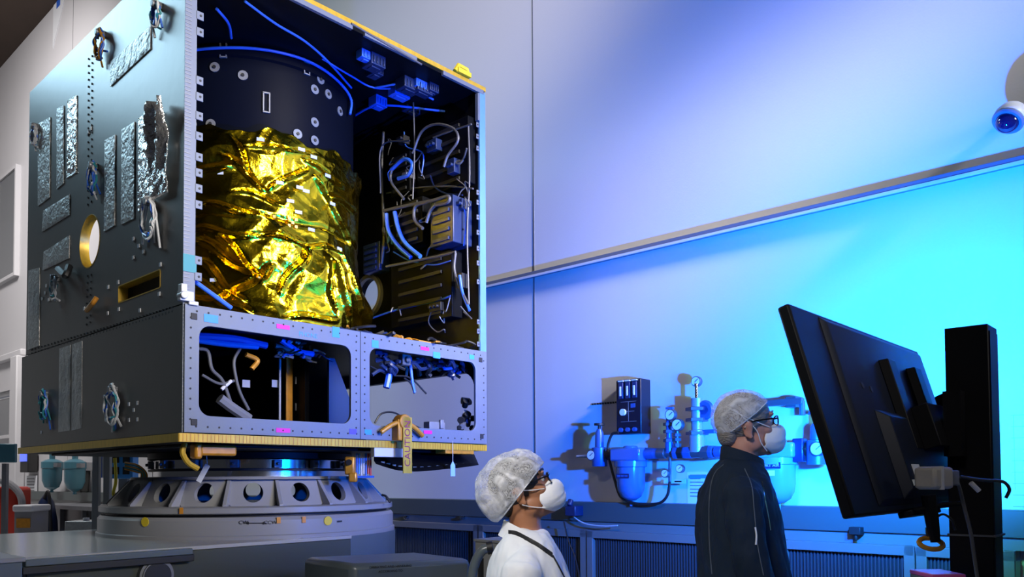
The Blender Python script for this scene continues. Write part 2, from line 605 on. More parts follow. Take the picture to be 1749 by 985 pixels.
bx_edges = [wl(px, 920).x for px in (500, 668, 838, 1022, 1230, 1345, 1576, 1745)]
bl = ['dark grilled bench section partly hidden behind the turntable drum', 'dark grilled bench section between turntable drum and man in white coat',
      'dark grilled bench section right behind the man in white coat', 'dark grilled bench section between the two men',
      'dark grilled bench section behind the man in navy jacket', 'dark grilled bench section between navy jacket and hanging orange ring',
      'dark grilled bench section behind the black column']
for (a, b, l) in zip(bx_edges[:-1], bx_edges[1:], bl):
    louvre(a + .004, b - .004, l)

# ------------------------------------------------------------------ spacecraft
sc = empty('spacecraft', SC_O, RZS, 'large open boxy spacecraft body with dark panels and gold foil on the turntable', 'spacecraft')
T = 0.05
fnL = lambda t0: (lambda u, v, w: Vector((w + t0, u, v)))      # plates facing left side: (y,z)
# upper left side panel with hole and slot
hc = sL(153, 412); top_h = sL(153, 366); hr = abs(top_h.z - hc.z) * 0.98
s0, s1 = sL(202, 500), sL(274, 479)
slot = rrect(s1.y, s1.z - 0.055, s0.y, s1.z + 0.055, 0.012)
sl_mid = (s0.z + s1.z) / 2
slot = rrect(s1.y, sl_mid - 0.05, s0.y, sl_mid + 0.05, 0.012)
outerL = [(0, ZM + .004), (W2, ZM + .004), (W2, HT), (0, HT)]
left_panel = plate('left_side_panel', [outerL, circ(hc.y, hc.z, hr), slot], T, fnL(0), M_panel, sc)
for nm, lp in (('hole_rim', circ(hc.y, hc.z, hr)), ('slot_rim', slot)):
    inner = [(hc.y + (u - hc.y) * .965, hc.z + (v - hc.z) * .965) for u, v in lp] if nm == 'hole_rim' else rrect(s1.y + .006, sl_mid - .044, s0.y - .006, sl_mid + .044, .01)
    plate(nm, [lp, inner], T + .004, fnL(-.002), M_kap, sc)
plate('lower_side_panel', [[(0, 0), (W2 + .07, 0), (W2 + .07, ZM - .004), (0, ZM - .004)]], T, fnL(-.004), M_panel, sc)
# front edges of the left panel: light metal strip with tape ticks
ed = MB().bx((-.004, -.006, 0.0), (T + .006, -.0005, HT))
ed.build('panel_edge_strip', M_alu, sc)
tk = MB()
z = .01
while z < HT - .02:
    tk.bx((-.005, -.0085, z), (T * .55, -.006, z + .004)); z += .016 + rnd.random() * .006
tk.build('edge_stitching', M_alud, sc)
for za, zb_ in ((sF(308, 462).z, sF(308, 432).z),):
    MB().bx((-.006, -.0095, za), (T + .012, -.006, zb_)).build('edge_tape', M_teal, sc)
MB().bx((T + .001, .02, ZM), (T + .006, W2 - .04, hc.z - hr - .01)).bx((T + .001, .02, hc.z - hr - .01), (T + .006, hc.y - hr - .01, HT - T)).bx((T + .001, hc.y + hr + .01, hc.z - hr - .01), (T + .006, W2 - .04, HT - T)).bx((T + .001, hc.y - hr - .01, hc.z + hr + .01), (T + .006, hc.y + hr + .01, HT - T)).build('foil_dark_plate', M_black, sc)  # added unseen black plates, so the foil's left side reflects dark
# top panel
def boxpart(name, lo, hi, m, bevel=0, parent=None):
    return MB().bx(lo, hi).build(name, m, parent or sc, bevel=bevel)


boxpart('top_panel', (T, 0.004, HT - T), (W1 + .012, W2, HT - .004), M_black)
boxpart('top_edge_tape', (T, -.004, HT - .030), (W1 + .02, .004, HT), M_kap)
x = T + .02
mids = [sF(600, 45), sF(620, 55), sF(710, 100), sF(756, 124)]
segs = [(T + .05, sF(600, 50).x), (sF(621, 60).x, sF(710, 100).x), (sF(755, 125).x, W1 - .01)]
for a, b in segs:
    boxpart('top_edge_rail', (a, -.014, HT - .062), (b, .006, HT - .034), M_alu)
# back panel with a round opening seen through the hole at left
kb = sK(153, 405)
plate('back_panel', [[(T, 0.02), (W1, 0.02), (W1, HT - T), (T, HT - T)], circ(kb.x + .02, kb.z, .20)], .03,
      lambda u, v, w: Vector((u, W2 - .03 + w, v)), M_black, sc)
# right panel: hole above, opening below
rh = sR(641, 507); rhr = abs(sR(641, 478).z - rh.z)
fnR = lambda u, v, w: Vector((W1 - T + w, u, v))
plate('right_side_panel', [[(.01, ZM), (W2, ZM), (W2, HT - T), (.01, HT - T)], circ(rh.y, rh.z, rhr)], T, fnR, M_black, sc)
plate('hole_ring', [circ(rh.y, rh.z, rhr * 1.22), circ(rh.y, rh.z, rhr * 1.0)], .03, lambda u, v, w: Vector((W1 - T - .03 + w, u, v)), M_alud, sc)
lo_, hi_ = sR(812, 742), sR(640, 648)
plate('lower_right_frame', [[(.01, 0), (W2, 0), (W2, ZM), (.01, ZM)], rrect(.05, .05, 1.75, .50, .12)], T, fnR, M_black, sc)
boxpart('right_edge_strip', (W1 - T, -.012, ZM - .02), (W1 + .006, .004, HT - .05), mat('blue_edge_metal', (0.16, 0.36, 0.62), 0.35, 0.5))
boxpart('right_edge_rail', (W1 - T - .02, -.016, HT - .26), (W1 - T, .01, HT - .07), M_alu)
# decks
boxpart('mid_deck', (T, .03, ZM - .05), (W1 - T, W2 - .03, ZM - .01), M_black)
boxpart('floor_panel', (-.012, .0, -.045), (W1 + .01, W2 + .08, -.002), M_black)
mbk = MB().bx((-.016, -.006, -.046), (W1 + .014, 0.0, -.004)).bx((-.018, 0, -.046), (-.012, W2 + .08, -.004))
mbk.build('floor_edge_tape', M_kap, sc)
tk = MB()
x = 0
while x < W1:
    tk.bx((x, -.0075, -.045), (x + .003, -.006, -.005)); x += .018 + rnd.random() * .008
tk.build('floor_edge_stitching', M_kapd, sc)
boxpart('underside_plate', (.12, .15, -.062), (W1 - .12, W2 - .15, -.046), M_black, .004)
# front frame
wA = (sF(337, 600).x, sF(596, 650).x); wB = (sF(628, 650).x, sF(809, 680).x)
f_in = [[(0, 0), (W1, 0), (W1, ZM), (0, ZM)], rrect(wA[0], .085, wA[1], ZM - .095, .06), rrect(wB[0], .085, wB[1], ZM - .085, .055)]
front_frame = plate('front_frame', f_in, .018, lambda u, v, w: Vector((u, -.020 + w, v)), M_alu, sc, bevel=.002)
MB().bx((sF(612, 650).x - .002, -.0215, 0), (sF(612, 650).x + .002, -.0195, ZM)).build('frame_joint', M_ink, sc)
rv = MB()
def rivets(mb, p0, p1, n, r, d):
    p0, p1 = Vector(p0), Vector(p1)
    for k in range(n):
        p = p0.lerp(p1, (k + .5) / n)
        mb.cyl(p, p + Vector(d), r, n=8)
for zz in (.03, ZM - .03):
    rivets(rv, (.03, -.020, zz), (W1 - .03, -.020, zz), 34, .0055, (0, -.003, 0))
for xx in (.03, sF(612, 650).x - .03, sF(612, 650).x + .03, W1 - .03):
    rivets(rv, (xx, -.020, .04), (xx, -.020, ZM - .04), 11, .0055, (0, -.003, 0))
merge_in(front_frame, rv, M_ink)
for (px, py) in ((328, 541), (328, 721), (817, 615), (819, 745)):
    p = sF(px, py); MB().box((p.x, -.0225, p.z), (.032, .004, .032)).build('corner_pad', M_ink, sc, bevel=.002)
for (px, py, w, h, m) in ((357, 545, .075, .04, M_blue_t), (480, 559, .08, .024, M_pink), (480, 735, .085, .024, M_pink), (570, 568, .05, .06, M_blue_t),
                          (722, 596, .07, .022, M_pink), (727, 738, .07, .022, M_pink), (599, 737, .05, .03, mat('violet_tape', (0.08, 0.06, 0.6), .5)),
                          (625, 738, .05, .03, M_blue_t), (802, 610, .045, .03, M_blue_t), (637, 588, .05, .045, M_blue_t), (742, 607, .06, .04, M_blue_t)):
    p = sF(px, py); MB().box((p.x, -.0215, p.z), (w, .002, h)).build('frame_tape', m, sc)
p = sF(523, 573)
text('frame_lettering', 'PHONE', .036, M_blue_t, sc, Matrix.Translation((p.x, -.0208, p.z)) @ Matrix.Rotation(PI / 2, 4, 'X'))
# hinge bracket on the near edge at the seam
p = sF(314, 507)
hb = MB().box((p.x, -.02, p.z), (.07, .035, .05)).box((p.x - .02, -.03, p.z + .035), (.03, .04, .04)).box((p.x + .035, -.02, p.z - .03), (.05, .03, .02)).cyl((p.x - .02, -.055, p.z), (p.x - .02, .0, p.z), .018)
hb.build('corner_bracket', M_white, sc, bevel=.004)
# tabs along the two upright edges
for y_ in (20, 48, 132, 160, 193, 228, 264, 291, 318, 346, 442, 470):
    p = sF(322, y_)
    t_ = MB().bx((T + .003, -.010, p.z - .021), (T + .040, -.004, p.z + .021)).build('edge_tab', M_alu, sc, bevel=.002)
    MB().cyl((T + .024, -.0125, p.z), (T + .024, -.010, p.z), .006, n=10).build('tab_screw', M_ink, t_)
for y_ in (215, 235, 255, 330, 347, 372, 398, 425, 450, 482, 550, 566, 588):
    p = sF(818, y_)
    t_ = MB().bx((W1 - T - .026, -.008, p.z - .017), (W1 - T - .002, -.003, p.z + .017)).build('edge_tab', M_alu, sc, bevel=.002)
    MB().cyl((W1 - T - .014, -.0105, p.z), (W1 - T - .014, -.008, p.z), .005, n=10).build('tab_screw', M_ink, t_)
# amber corner clamp at the top right, white post beside it
p = sF(790, 125)
MB().tube([(p.x - .07, 0, HT + .01), (p.x - .04, 0, HT + .06), (p.x + .04, 0, HT + .06), (p.x + .06, 0, HT + .01)], .016, 8).box((p.x, .0, HT + .02), (.12, .05, .03)).build('corner_clamp', M_yel, sc)
# amber clamp + wing on the frame's lower edge
p = sF(677, 735)
c = MB().box((p.x, -.05, p.z), (.10, .06, .13)).cyl((p.x, -.09, p.z + .05), (p.x, -.02, p.z + .05), .045)
c.tube(catmull([(p.x - .16, -.05, p.z - .02), (p.x - .08, -.06, p.z + .03), (p.x, -.06, p.z + .05), (p.x + .09, -.06, p.z + .02), (p.x + .17, -.05, p.z - .03)]), .016, 8)
clampm = c.build('frame_clamp', M_kapd, sc, bevel=.006)
q = sF(680, 758)
st = MB().bx((q.x - .034, -.09, q.z - .18), (q.x + .034, -.084, q.z + .16)).build('caution_streamer', M_kap, sc)
text('streamer_lettering', 'CAUTION', .062, mat('maroon_ink', (0.2, 0.01, 0.06), .6), sc, Matrix.Translation((q.x, -.0915, q.z - .0)) @ Matrix.Rotation(PI / 2, 4, 'X') @ Matrix.Rotation(PI / 2, 4, 'Z'))

# ---- central cylinder and foil
CCX, CCY = 1.05, 1.18
CR = 0.665
MB().lathe([(CR, ZM), (CR, 1.95), (CR + .004, 1.96), (CR + .004, HT - .13), (CR + .02, HT - .12), (CR + .02, HT - .075), (CR, HT - .07), (CR, HT - .05)], (CCX, CCY, 0), n=96).build('central_cylinder', M_cyl, sc)
ccw = SC_O + B_ * CCX + A_ * CCY


def on_cyl(px, py, r):
    d = ray(px, py); o_ = CAM - ccw
    a = d.x ** 2 + d.y ** 2; b = 2 * (o_.x * d.x + o_.y * d.y); c_ = o_.x ** 2 + o_.y ** 2 - r * r
    disc = b * b - 4 * a * c_
    if disc < 0: disc = 0
    t = (-b - math.sqrt(disc)) / (2 * a)
    p = to_sc(CAM + d * t)
    n = Vector((p.x - CCX, p.y - CCY, 0)).normalized()
    return p, n


for (px, py) in ((367, 115), (415, 129), (360, 212), (329, 213), (327, 104), (508, 229), (537, 240), (537, 209), (537, 153), (560, 161), (547, 136), (580, 190)):
    p, n = on_cyl(px, py, CR + .005)
    w = MB().cyl(p, p + n * .006, .030, n=20).build('insert_washer', M_alud if px < 450 else M_alu, sc)
    MB().cyl(p + n * .006, p + n * .012, .010, n=12).build('insert_screw', M_ink, w)
for (px, py, h) in ((455, 176, .12), (382, 86, .09), (523, 118, .07), (601, 150, .08)):
    p, n = on_cyl(px, py, CR + .005)
    tt = Vector((-n.y, n.x, 0))
    b_ = MB()
    R_ = Matrix((tt, n, Vector((0, 0, 1)))).transposed()
    for sgn in (-1, 1):
        b_.box(p + n * .006 + tt * .018 * sgn, (.008, .012, h), R_)
        b_.box(p + n * .006 + Vector((0, 0, 1)) * (h / 2) * sgn, (.044, .012, .008), R_)
    b_.build('mounting_slot', M_alud, sc)


def tri(x):
    return 2 * np.abs(x - np.floor(x + 0.5))


def crumple(u, v, seed, octs=((2.4, .040), (5.2, .020), (11., .0075), (24., .0022))):
    r = np.random.RandomState(seed)
    h = np.zeros_like(u)
    for f, a in octs:
        for k in range(3):
            th = r.rand() * PI
            w = .25 * np.sin(u * f * 1.3 * (r.rand() + .5) + r.rand() * 6) + .25 * np.sin(v * f * 1.3 * (r.rand() + .5) + r.rand() * 6)
            d = tri((u * math.cos(th) + v * math.sin(th)) * f * .5 + w + r.rand())
            msk = .5 + .5 * np.sin(u * f * .7 * r.rand() + v * f * .6 + r.rand() * 6)
            h += a * (d ** 1.4) * msk
    return h


CREASES = [(385, 268, 455, 322, .03, .010), (455, 322, 520, 285, .025, .009), (355, 350, 450, 370, .022, .010), (400, 330, 480, 345, .018, .008),
           (330, 395, 440, 405, .02, .010), (440, 405, 580, 432, .02, .008), (345, 410, 440, 470, .035, .012), (380, 405, 445, 475, .03, .010),
           (440, 478, 460, 455, .04, .012), (440, 478, 395, 505, .035, .012), (395, 505, 330, 512, .03, .010), (470, 500, 520, 420, .02, .012),
           (520, 270, 590, 320, .025, .010), (540, 300, 600, 420, .03, .012), (560, 440, 585, 550, .03, .014), (575, 430, 600, 540, .03, .012),
           (550, 430, 560, 540, .025, .010), (400, 235, 430, 300, .02, .010), (330, 300, 400, 280, .025, .012), (480, 540, 560, 545, .02, .010),
           (345, 440, 420, 520, .03, .010), (420, 250, 540, 262, .015, .007), (560, 330, 610, 360, .03, .012), (330, 470, 430, 540, .03, .012)]


def foil_sheet(name, ang0, ang1, zlo, zhi_fn, base_r, seed, flare, m, nu=460, nv=330):
    us = np.linspace(0, 1, nu); vs_ = np.linspace(0, 1, nv)
    U, V = np.meshgrid(us, vs_)
    ang = ang0 + (ang1 - ang0) * U
    arc = ang * base_r
    zhi = zhi_fn(ang)
    Z = zlo + (zhi - zlo) * V
    h = crumple(arc, Z, seed)
    # draped folds that run down and out towards the bottom
    fold = .022 * tri(arc * 2.2 + .5 * np.sin(Z * 3 + arc)) * np.clip((1.5 - Z) / .8, 0, 1)
    waist = -.012 * np.exp(-((Z - 1.33 + .03 * np.sin(ang)) / .018) ** 2)
    for (xa, ya, xb, yb, dep, wid) in CREASES:
        pa_, na_ = on_cyl(xa, ya, base_r + .03); pb_, nb_ = on_cyl(xb, yb, base_r + .03)
        ta, tb = math.atan2(na_.y, na_.x) * base_r, math.atan2(nb_.y, nb_.x) * base_r
        dx, dz = tb - ta, pb_.z - pa_.z; L_ = math.hypot(dx, dz)
        al = ((arc - ta) * dx + (Z - pa_.z) * dz) / L_
        pe = ((arc - ta) * dz - (Z - pa_.z) * dx) / L_ + .012 * np.sin(al * 19)
        endm = np.clip(np.minimum(al + .02, L_ - al + .02) / .06, 0, 1)
        h = h + endm * (dep * 1.1 * np.exp(-((pe - wid * 1.5) / (wid * 1.6)) ** 2) - dep * np.exp(-(pe / wid) ** 2))
    R = base_r + h + fold + waist + flare * np.clip((1.35 - Z) / .7, 0, 1) ** 1.3
    X = CCX + R * np.cos(ang); Y = CCY + R * np.sin(ang)
    Z = Z + .008 * np.sin(arc * 17 + Z * 9)
    verts = np.stack([X, Y, Z], -1).reshape(-1, 3)
    faces = []
    for j in range(nv - 1):
        for i in range(nu - 1):
            a = j * nu + i
            faces.append((a, a + 1, a + nu + 1, a + nu))
    me = bpy.data.meshes.new(name); me.from_pydata(verts.tolist(), [], faces)
    o = link(name, me, m, sc, True, 18)
    s_ = o.modifiers.new('thickness', 'SOLIDIFY'); s_.thickness = .002
    return o


ztop = on_cyl(450, 226, CR + .03)[0].z
def zhi_main(a):
    return ztop + .018 * np.sin(a * 9) + .02 * tri(a * 4.3) - .01
aR = math.atan2(*(on_cyl(592, 300, CR + .02)[1].yx)); aM = math.atan2(*(on_cyl(415, 300, CR + .02)[1].yx))
foil_sheet('foil_blanket', -PI, PI * .35, ZM + .0, zhi_main, CR + .015, 5, .05, M_foil)
# straps and patches on the foil
for (px, py) in ((478, 312), (512, 320), (523, 326), (496, 343), (536, 268), (560, 300), (476, 395), (532, 392), (496, 482), (530, 505), (545, 490), (375, 295), (400, 385), (440, 475), (365, 478), (510, 362), (445, 238), (515, 255), (580, 425), (568, 348)):
    p, n = on_cyl(px, py, CR + .085)
    tt = Vector((-n.y, n.x, 0)); R_ = Matrix((tt, n, Vector((0, 0, 1)))).transposed()
    MB().box(p, (.045, .003, .020), R_).build('foil_tape', mat('grey_blue_tape', (.35, .40, .55), .4), sc)
for (px, py) in ((462, 375), (500, 380), (512, 525), (540, 530)):
    p, n = on_cyl(px, py, CR + .08)
    tt = Vector((-n.y, n.x, 0)); R_ = Matrix((tt, n, Vector((0, 0, 1)))).transposed()
    g = MB()
    for a in range(3):
        for b in range(3):
            if (a + b) % 2 == 0: g.box(p + tt * (a - 1) * .022 + Vector((0, 0, 1)) * (b - 1) * .022, (.018, .003, .018), R_)
    g.build('vent_patch', M_kapd, sc)
# cables round the cylinder head
def on_cyl_path(pl, r): return catmull([on_cyl(a, b, r)[0] for a, b in pl])
MB().tube(on_cyl_path([(325, 86), (370, 82), (420, 82), (470, 88), (520, 102), (560, 124), (588, 150), (600, 172), (598, 195)], CR + .035), .009, 8).build('harness_cable', M_wireb, sc)
# under the top panel
def top_path(pl, r=HT - T - .03): return catmull([sZ(a, b, r) for a, b in pl])
for pl, r, m in (([(418, 2), (470, 40), (520, 70), (560, 105), (600, 150)], .007, M_wireb), ([(370, 15), (390, 40), (395, 65)], .008, M_wireb),
                 ([(550, 100), (600, 130), (640, 150), (700, 150)], .006, M_wireb), ([(640, 150), (690, 145), (740, 170)], .007, M_wireb),
                 ([(600, 40), (660, 75), (720, 110)], .006, M_wire), ([(600, 200), (650, 180), (760, 190)], .008, M_wireb)):
    pts = top_path(pl)
    MB().tube(pts, r, 8).build('harness_cable', m, sc)
for k in range(22):
    px = rnd.uniform(590, 790); py = rnd.uniform(90, 190)
    p = sZ(px, py, HT - T)
    if not (.75 < p.x < W1 - .12 and .1 < p.y < W2 - .1): continue
    if math.hypot(p.x - CCX, p.y - CCY) < CR + .1: continue
    w, d, h = rnd.uniform(.05, .14), rnd.uniform(.05, .12), rnd.uniform(.03, .08)
    b_ = MB().box((p.x, p.y, HT - T - h / 2), (w, d, h)).box((p.x, p.y, HT - T - h), (w * .6, d * .5, .012))
    for q in range(4): b_.box((p.x - w * .35 + w * .23 * q, p.y - d / 2 - .004, HT - T - h * .6), (.008, .008, h * .6))
    b_.build('connector_unit', M_navy if k % 2 else M_wireb, sc, bevel=.003)

# equipment on the inside of the right panel
def rbox(px0, py0, px1, py1, dep, m, name='electronics_unit'):
    a, b = sR(px0, py0, T + dep), sR(px1, py1, T + dep)
    y0, y1 = sorted((a.y, b.y)); z0, z1 = sorted((a.z, b.z))
    e_ = MB().bx((W1 - T - dep, y0, z0), (W1 - T, y1, z1)).build(name, m, sc, bevel=.006)
    c = MB()
    n = 5
    for k in range(n):
        z = z0 + (z1 - z0) * (k + .5) / n
        c.bx((W1 - T - dep - .014, y0 + (y1 - y0) * .15, z - .012), (W1 - T - dep, y0 + (y1 - y0) * .85, z + .012))
    c.build('connector_row', M_navy if m is not M_black else M_dark, e_, bevel=.002)
    return e_
rbox(735, 345, 774, 412, .18, M_navy)
rbox(672, 352, 722, 412, .16, M_black)
rbox(668, 270, 700, 325, .12, M_black)
rbox(712, 235, 800, 310, .07, M_black)
rbox(668, 455, 772, 540, .10, M_black)
rbox(620, 420, 648, 460, .10, M_navy)
MB().tube([(CCX + CR + .06, 1.95, ZM), (CCX + CR + .06, 1.95, HT - T)], .03, 12).build('inner_strut', M_alud, sc)
for pl, r, m in (([(690, 268), (672, 285), (668, 310), (690, 340)], .010, M_wire), ([(668, 290), (690, 272), (704, 280), (698, 298), (680, 305)], .014, M_wireb),
                 ([(705, 262), (720, 225), (745, 212), (775, 220), (782, 240), (765, 265), (758, 285)], .009, M_wire), ([(740, 235), (775, 222), (805, 212)], .006, M_wire),
                 ([(660, 365), (664, 395), (680, 420), (702, 440)], .016, M_wireb), ([(674, 362), (680, 390), (692, 415), (718, 438)], .016, M_wireb),
                 ([(655, 360), (700, 350), (740, 342), (765, 335), (765, 345), (745, 350)], .012, M_wire), ([(730, 345), (710, 352), (708, 375), (722, 390)], .012, M_wire),
                 ([(745, 348), (735, 360), (728, 380)], .012, M_wire), ([(660, 455), (700, 447), (745, 438), (778, 430)], .009, M_wire),
                 ([(778, 432), (776, 460), (785, 490), (800, 520)], .009, M_wire), ([(785, 470), (790, 500), (802, 530)], .010, M_wireb),
                 ([(705, 150), (708, 250), (705, 340)], .005, M_wire), ([(650, 330), (652, 250), (700, 240)], .006, M_wire)):
    MB().tube(catmull([sR(a, b, T + .20) for a, b in pl]), r, 8).build('harness_cable', m, sc)
for k in range(26):
    px, py = rnd.uniform(660, 808), rnd.choice((rnd.uniform(225, 330), rnd.uniform(340, 400), rnd.uniform(450, 560)))
    p = sR(px, py, T + .12)
    pts = [p]
    for j in range(4):
        pts.append(pts[-1] + Vector((rnd.uniform(-.03, .03), rnd.uniform(-.07, .07), rnd.uniform(-.09, .05))))
    MB().tube(catmull(pts, 4), rnd.uniform(.003, .007), 6).build('wire_bundle', rnd.choice((M_wire, M_wire, M_wireb, M_alud)), sc)
for pl, r in (([(800, 215), (802, 300), (798, 400), (801, 520)], .006), ([(655, 225), (652, 300), (656, 400), (652, 450)], .010), ([(660, 330), (700, 322), (760, 318), (808, 322)], .006),
              ([(690, 225), (694, 250), (722, 262), (720, 300)], .005), ([(735, 300), (742, 318), (760, 330), (790, 333)], .006), ([(672, 430), (700, 445), (740, 452), (770, 445)], .005),
              ([(630, 545), (680, 528), (740, 515), (770, 505)], .007), ([(770, 350), (790, 352), (796, 380), (792, 420)], .005)):
    MB().tube(catmull([sR(a, b, T + .10) for a, b in pl]), r, 8).build('harness_cable', rnd.choice((M_wire, M_wireb, M_navy)), sc)
for (px, py, w, h) in ((742, 250, .10, .08), (775, 285, .07, .10), (690, 240, .06, .06), (790, 350, .05, .07), (748, 525, .12, .06), (790, 480, .05, .10), (700, 300, .05, .05)):
    p = sR(px, py, T + .10)
    b_ = MB().box(p, (.06, w, h))
    for q in range(3): b_.cyl(p + Vector((-.03, w * (.3 * q - .3), 0)), p + Vector((-.055, w * (.3 * q - .3), 0)), .012, n=10)
    b_.build('connector_unit', rnd.choice((M_dark, M_navy, M_alud)), sc, bevel=.003)
# bundles lying along the mid deck behind the frame
for k in range(30):
    px = rnd.uniform(585, 800)
    x = sF(px, 580).x
    p = Vector((x, rnd.uniform(.05, .3), ZM + rnd.uniform(0.0, .05)))
    pts = [p]
    for j in range(5): pts.append(pts[-1] + Vector((rnd.uniform(-.01, .09), rnd.uniform(-.06, .06), rnd.uniform(-.02, .02))))
    for q in pts: q.x = min(q.x, W1 - T - .03); q.z = max(q.z, ZM + .005)
    MB().tube(catmull(pts, 4), rnd.uniform(.006, .013), 6).build('deck_harness', rnd.choice((M_wire, M_dark, M_dark, M_navy, M_kapd)), sc)
MB().tube([sF(322, 473, -.04), sF(395, 526, -.04)], .012, 10).build('support_rod', M_wireb, sc)

# ---- lower bay contents
boxpart('bay_bulkhead', (wA[1] + .03, .50, .0), (wA[1] + .06, W2 - .1, ZM - .05), M_black)
plate('bay_gusset', [[(0, 0), (.42, 0), (.30, .16), (.06, .52), (0, .52)]], .02, lambda u, v, w: Vector((wB[0] - .03 + u * .7, .35 + w, v)), M_navy, sc)
q = sF(495, 665, -.6)
MB().bx((q.x - .025, q.y, q.z - .20), (q.x + .02, q.y + .01, q.z + .20)).build('amber_strip', M_kapd, sc)
for (px, py) in ((420, 655), (470, 655), (510, 650), (510, 695)):
    q = sF(px, py, -.6); MB().box(q, (.05, .008, .045)).build('white_pad', M_alud, sc)
q = sF(478, 660, -.58)
MB().tube([(q.x, q.y, 0.0), (q.x, q.y, ZM - .05)], .008, 8).build('bay_rod', M_alud, sc)
for pl, r, m in (([(338, 595), (355, 600), (362, 630), (380, 650), (395, 690)], .010, M_wire), ([(410, 595), (400, 615), (402, 640), (410, 670), (425, 700)], .009, M_wire),
                 ([(345, 640), (375, 655), (400, 650)], .008, M_wire), ([(378, 665), (395, 650)], .010, M_white), ([(375, 680), (395, 695), (425, 715)], .030, M_alud),
                 ([(330, 573), (400, 578), (455, 590)], .020, M_wireb), ([(330, 580), (390, 588), (440, 592)], .016, M_blue_t), ([(470, 590), (500, 600), (530, 612)], .014, M_wire),
                 ([(480, 580), (510, 600), (540, 605)], .018, M_wireb), ([(420, 605), (440, 615), (430, 630)], .014, M_kapd)):
    MB().tube(catmull([sF(a, b, -.30) for a, b in pl]), r, 8).build('bay_cable', m, sc)
for k in range(16):
    p = sF(rnd.uniform(470, 545), rnd.uniform(575, 612), -.3)
    pts = [p]
    for j in range(3): pts.append(pts[-1] + Vector((rnd.uniform(-.05, .06), rnd.uniform(-.04, .04), rnd.uniform(-.03, .03))))
    MB().tube(catmull(pts, 4), rnd.uniform(.005, .010), 6).build('wire_bundle', rnd.choice((M_wire, M_wireb, M_dark, M_silver2)), sc)
# right window: hanging harness along the top, cables crossing, connectors at right
for k in range(34):
    px = rnd.uniform(632, 790)
    p = sF(px, 600 + (px - 632) * .11 + rnd.uniform(0, 20), -rnd.uniform(.1, .35))
    pts = [p]
    for j in range(4): pts.append(pts[-1] + Vector((rnd.uniform(-.02, .06), rnd.uniform(-.04, .04), rnd.uniform(-.035, .02))))
    for q in pts: q.z = min(q.z, ZM - .06); q.x = min(q.x, W1 - T - .02)
    MB().tube(catmull(pts, 4), rnd.uniform(.008, .020), 6).build('hanging_harness', rnd.choice((M_wireb, M_navy, M_dark, M_navy, M_wire)), sc)
for pl, r, m in (([(632, 625), (665, 640), (700, 645), (728, 672)], .006, M_wirek), ([(690, 645), (702, 655), (708, 672)], .006, M_wirek), ([(640, 722), (652, 706), (675, 705), (700, 722), (725, 735)], .006, M_wirek),
                 ([(660, 615), (664, 640), (660, 662)], .022, M_wireb), ([(700, 610), (704, 650), (708, 670)], .010, M_wireb), ([(635, 640), (650, 632), (670, 640)], .012, M_navy)):
    MB().tube(catmull([sF(a, b, -.15) for a, b in pl]), r, 8).build('bay_cable', m, sc)
p = sF(691, 615, -.12); MB().box(p, (.07, .05, .07)).cyl(p + Vector((0, -.03, 0)), p + Vector((0, -.045, 0)), .02).build('sensor_block', M_wire, sc, bevel=.006)
for k in range(12):
    p = sF(rnd.uniform(786, 808), rnd.uniform(685, 735), -.12)
    MB().cyl(p, p + Vector((rnd.uniform(-.05, .05), rnd.uniform(-.05, .05), rnd.uniform(-.04, .04))), rnd.uniform(.014, .026), n=12).build('connector', rnd.choice((M_dark, M_navy, M_dark, M_alud)), sc)
p = sF(742, 727, -.12); MB().box(p, (.14, .06, .05)).box(p + Vector((.03, -.035, .01)), (.03, .02, .06)).build('rail_block', M_alud, sc, bevel=.004)

# ---- dressing on the left panel: silver tapes
def tape(pts, m, name='silver_tape', d=.003, crum=True):
    q = [sL(a, b) for a, b in pts]
    # bilinear grid so that it can wrinkle
    nu, nv = 10, 28
    e1 = (q[1] - q[0]).length; e2 = (q[3] - q[0]).length
    if e1 > e2: nu, nv = nv, nu
    us = np.linspace(0, 1, nu); vs_ = np.linspace(0, 1, nv)
    verts = []; sd = rnd.randint(0, 999)
    for v in vs_:
        for u in us:
            p = q[0].lerp(q[1], u).lerp(q[3].lerp(q[2], u), v)
            edge = min(u, 1 - u, v, 1 - v)
            h = .0025 + (.006 * (noise.noise(Vector((p.y * 22, p.z * 9, sd))) + .5) * min(1, edge * 8) if crum else 0)
            verts.append((-d - abs(h), p.y, p.z))
    n0 = len(verts)
    verts += [(-.001, p.y, p.z) for p in [Vector(w) for w in verts]]
    faces = []
    for j in range(nv - 1):
        for i in range(nu - 1):
            a = j * nu + i
            faces.append((a, a + 1, a + nu + 1, a + nu))
    rim = [i for i in range(nu)] + [j * nu + nu - 1 for j in range(1, nv)] + [(nv - 1) * nu + i for i in range(nu - 2, -1, -1)] + [j * nu for j in range(nv - 2, 0, -1)]
    for a, b in zip(rim, rim[1:] + rim[:1]): faces.append((a, b, b + n0, a + n0))
    me = bpy.data.meshes.new(name); me.from_pydata(verts, [], faces)
    return link(name, me, m, sc, True, 60)


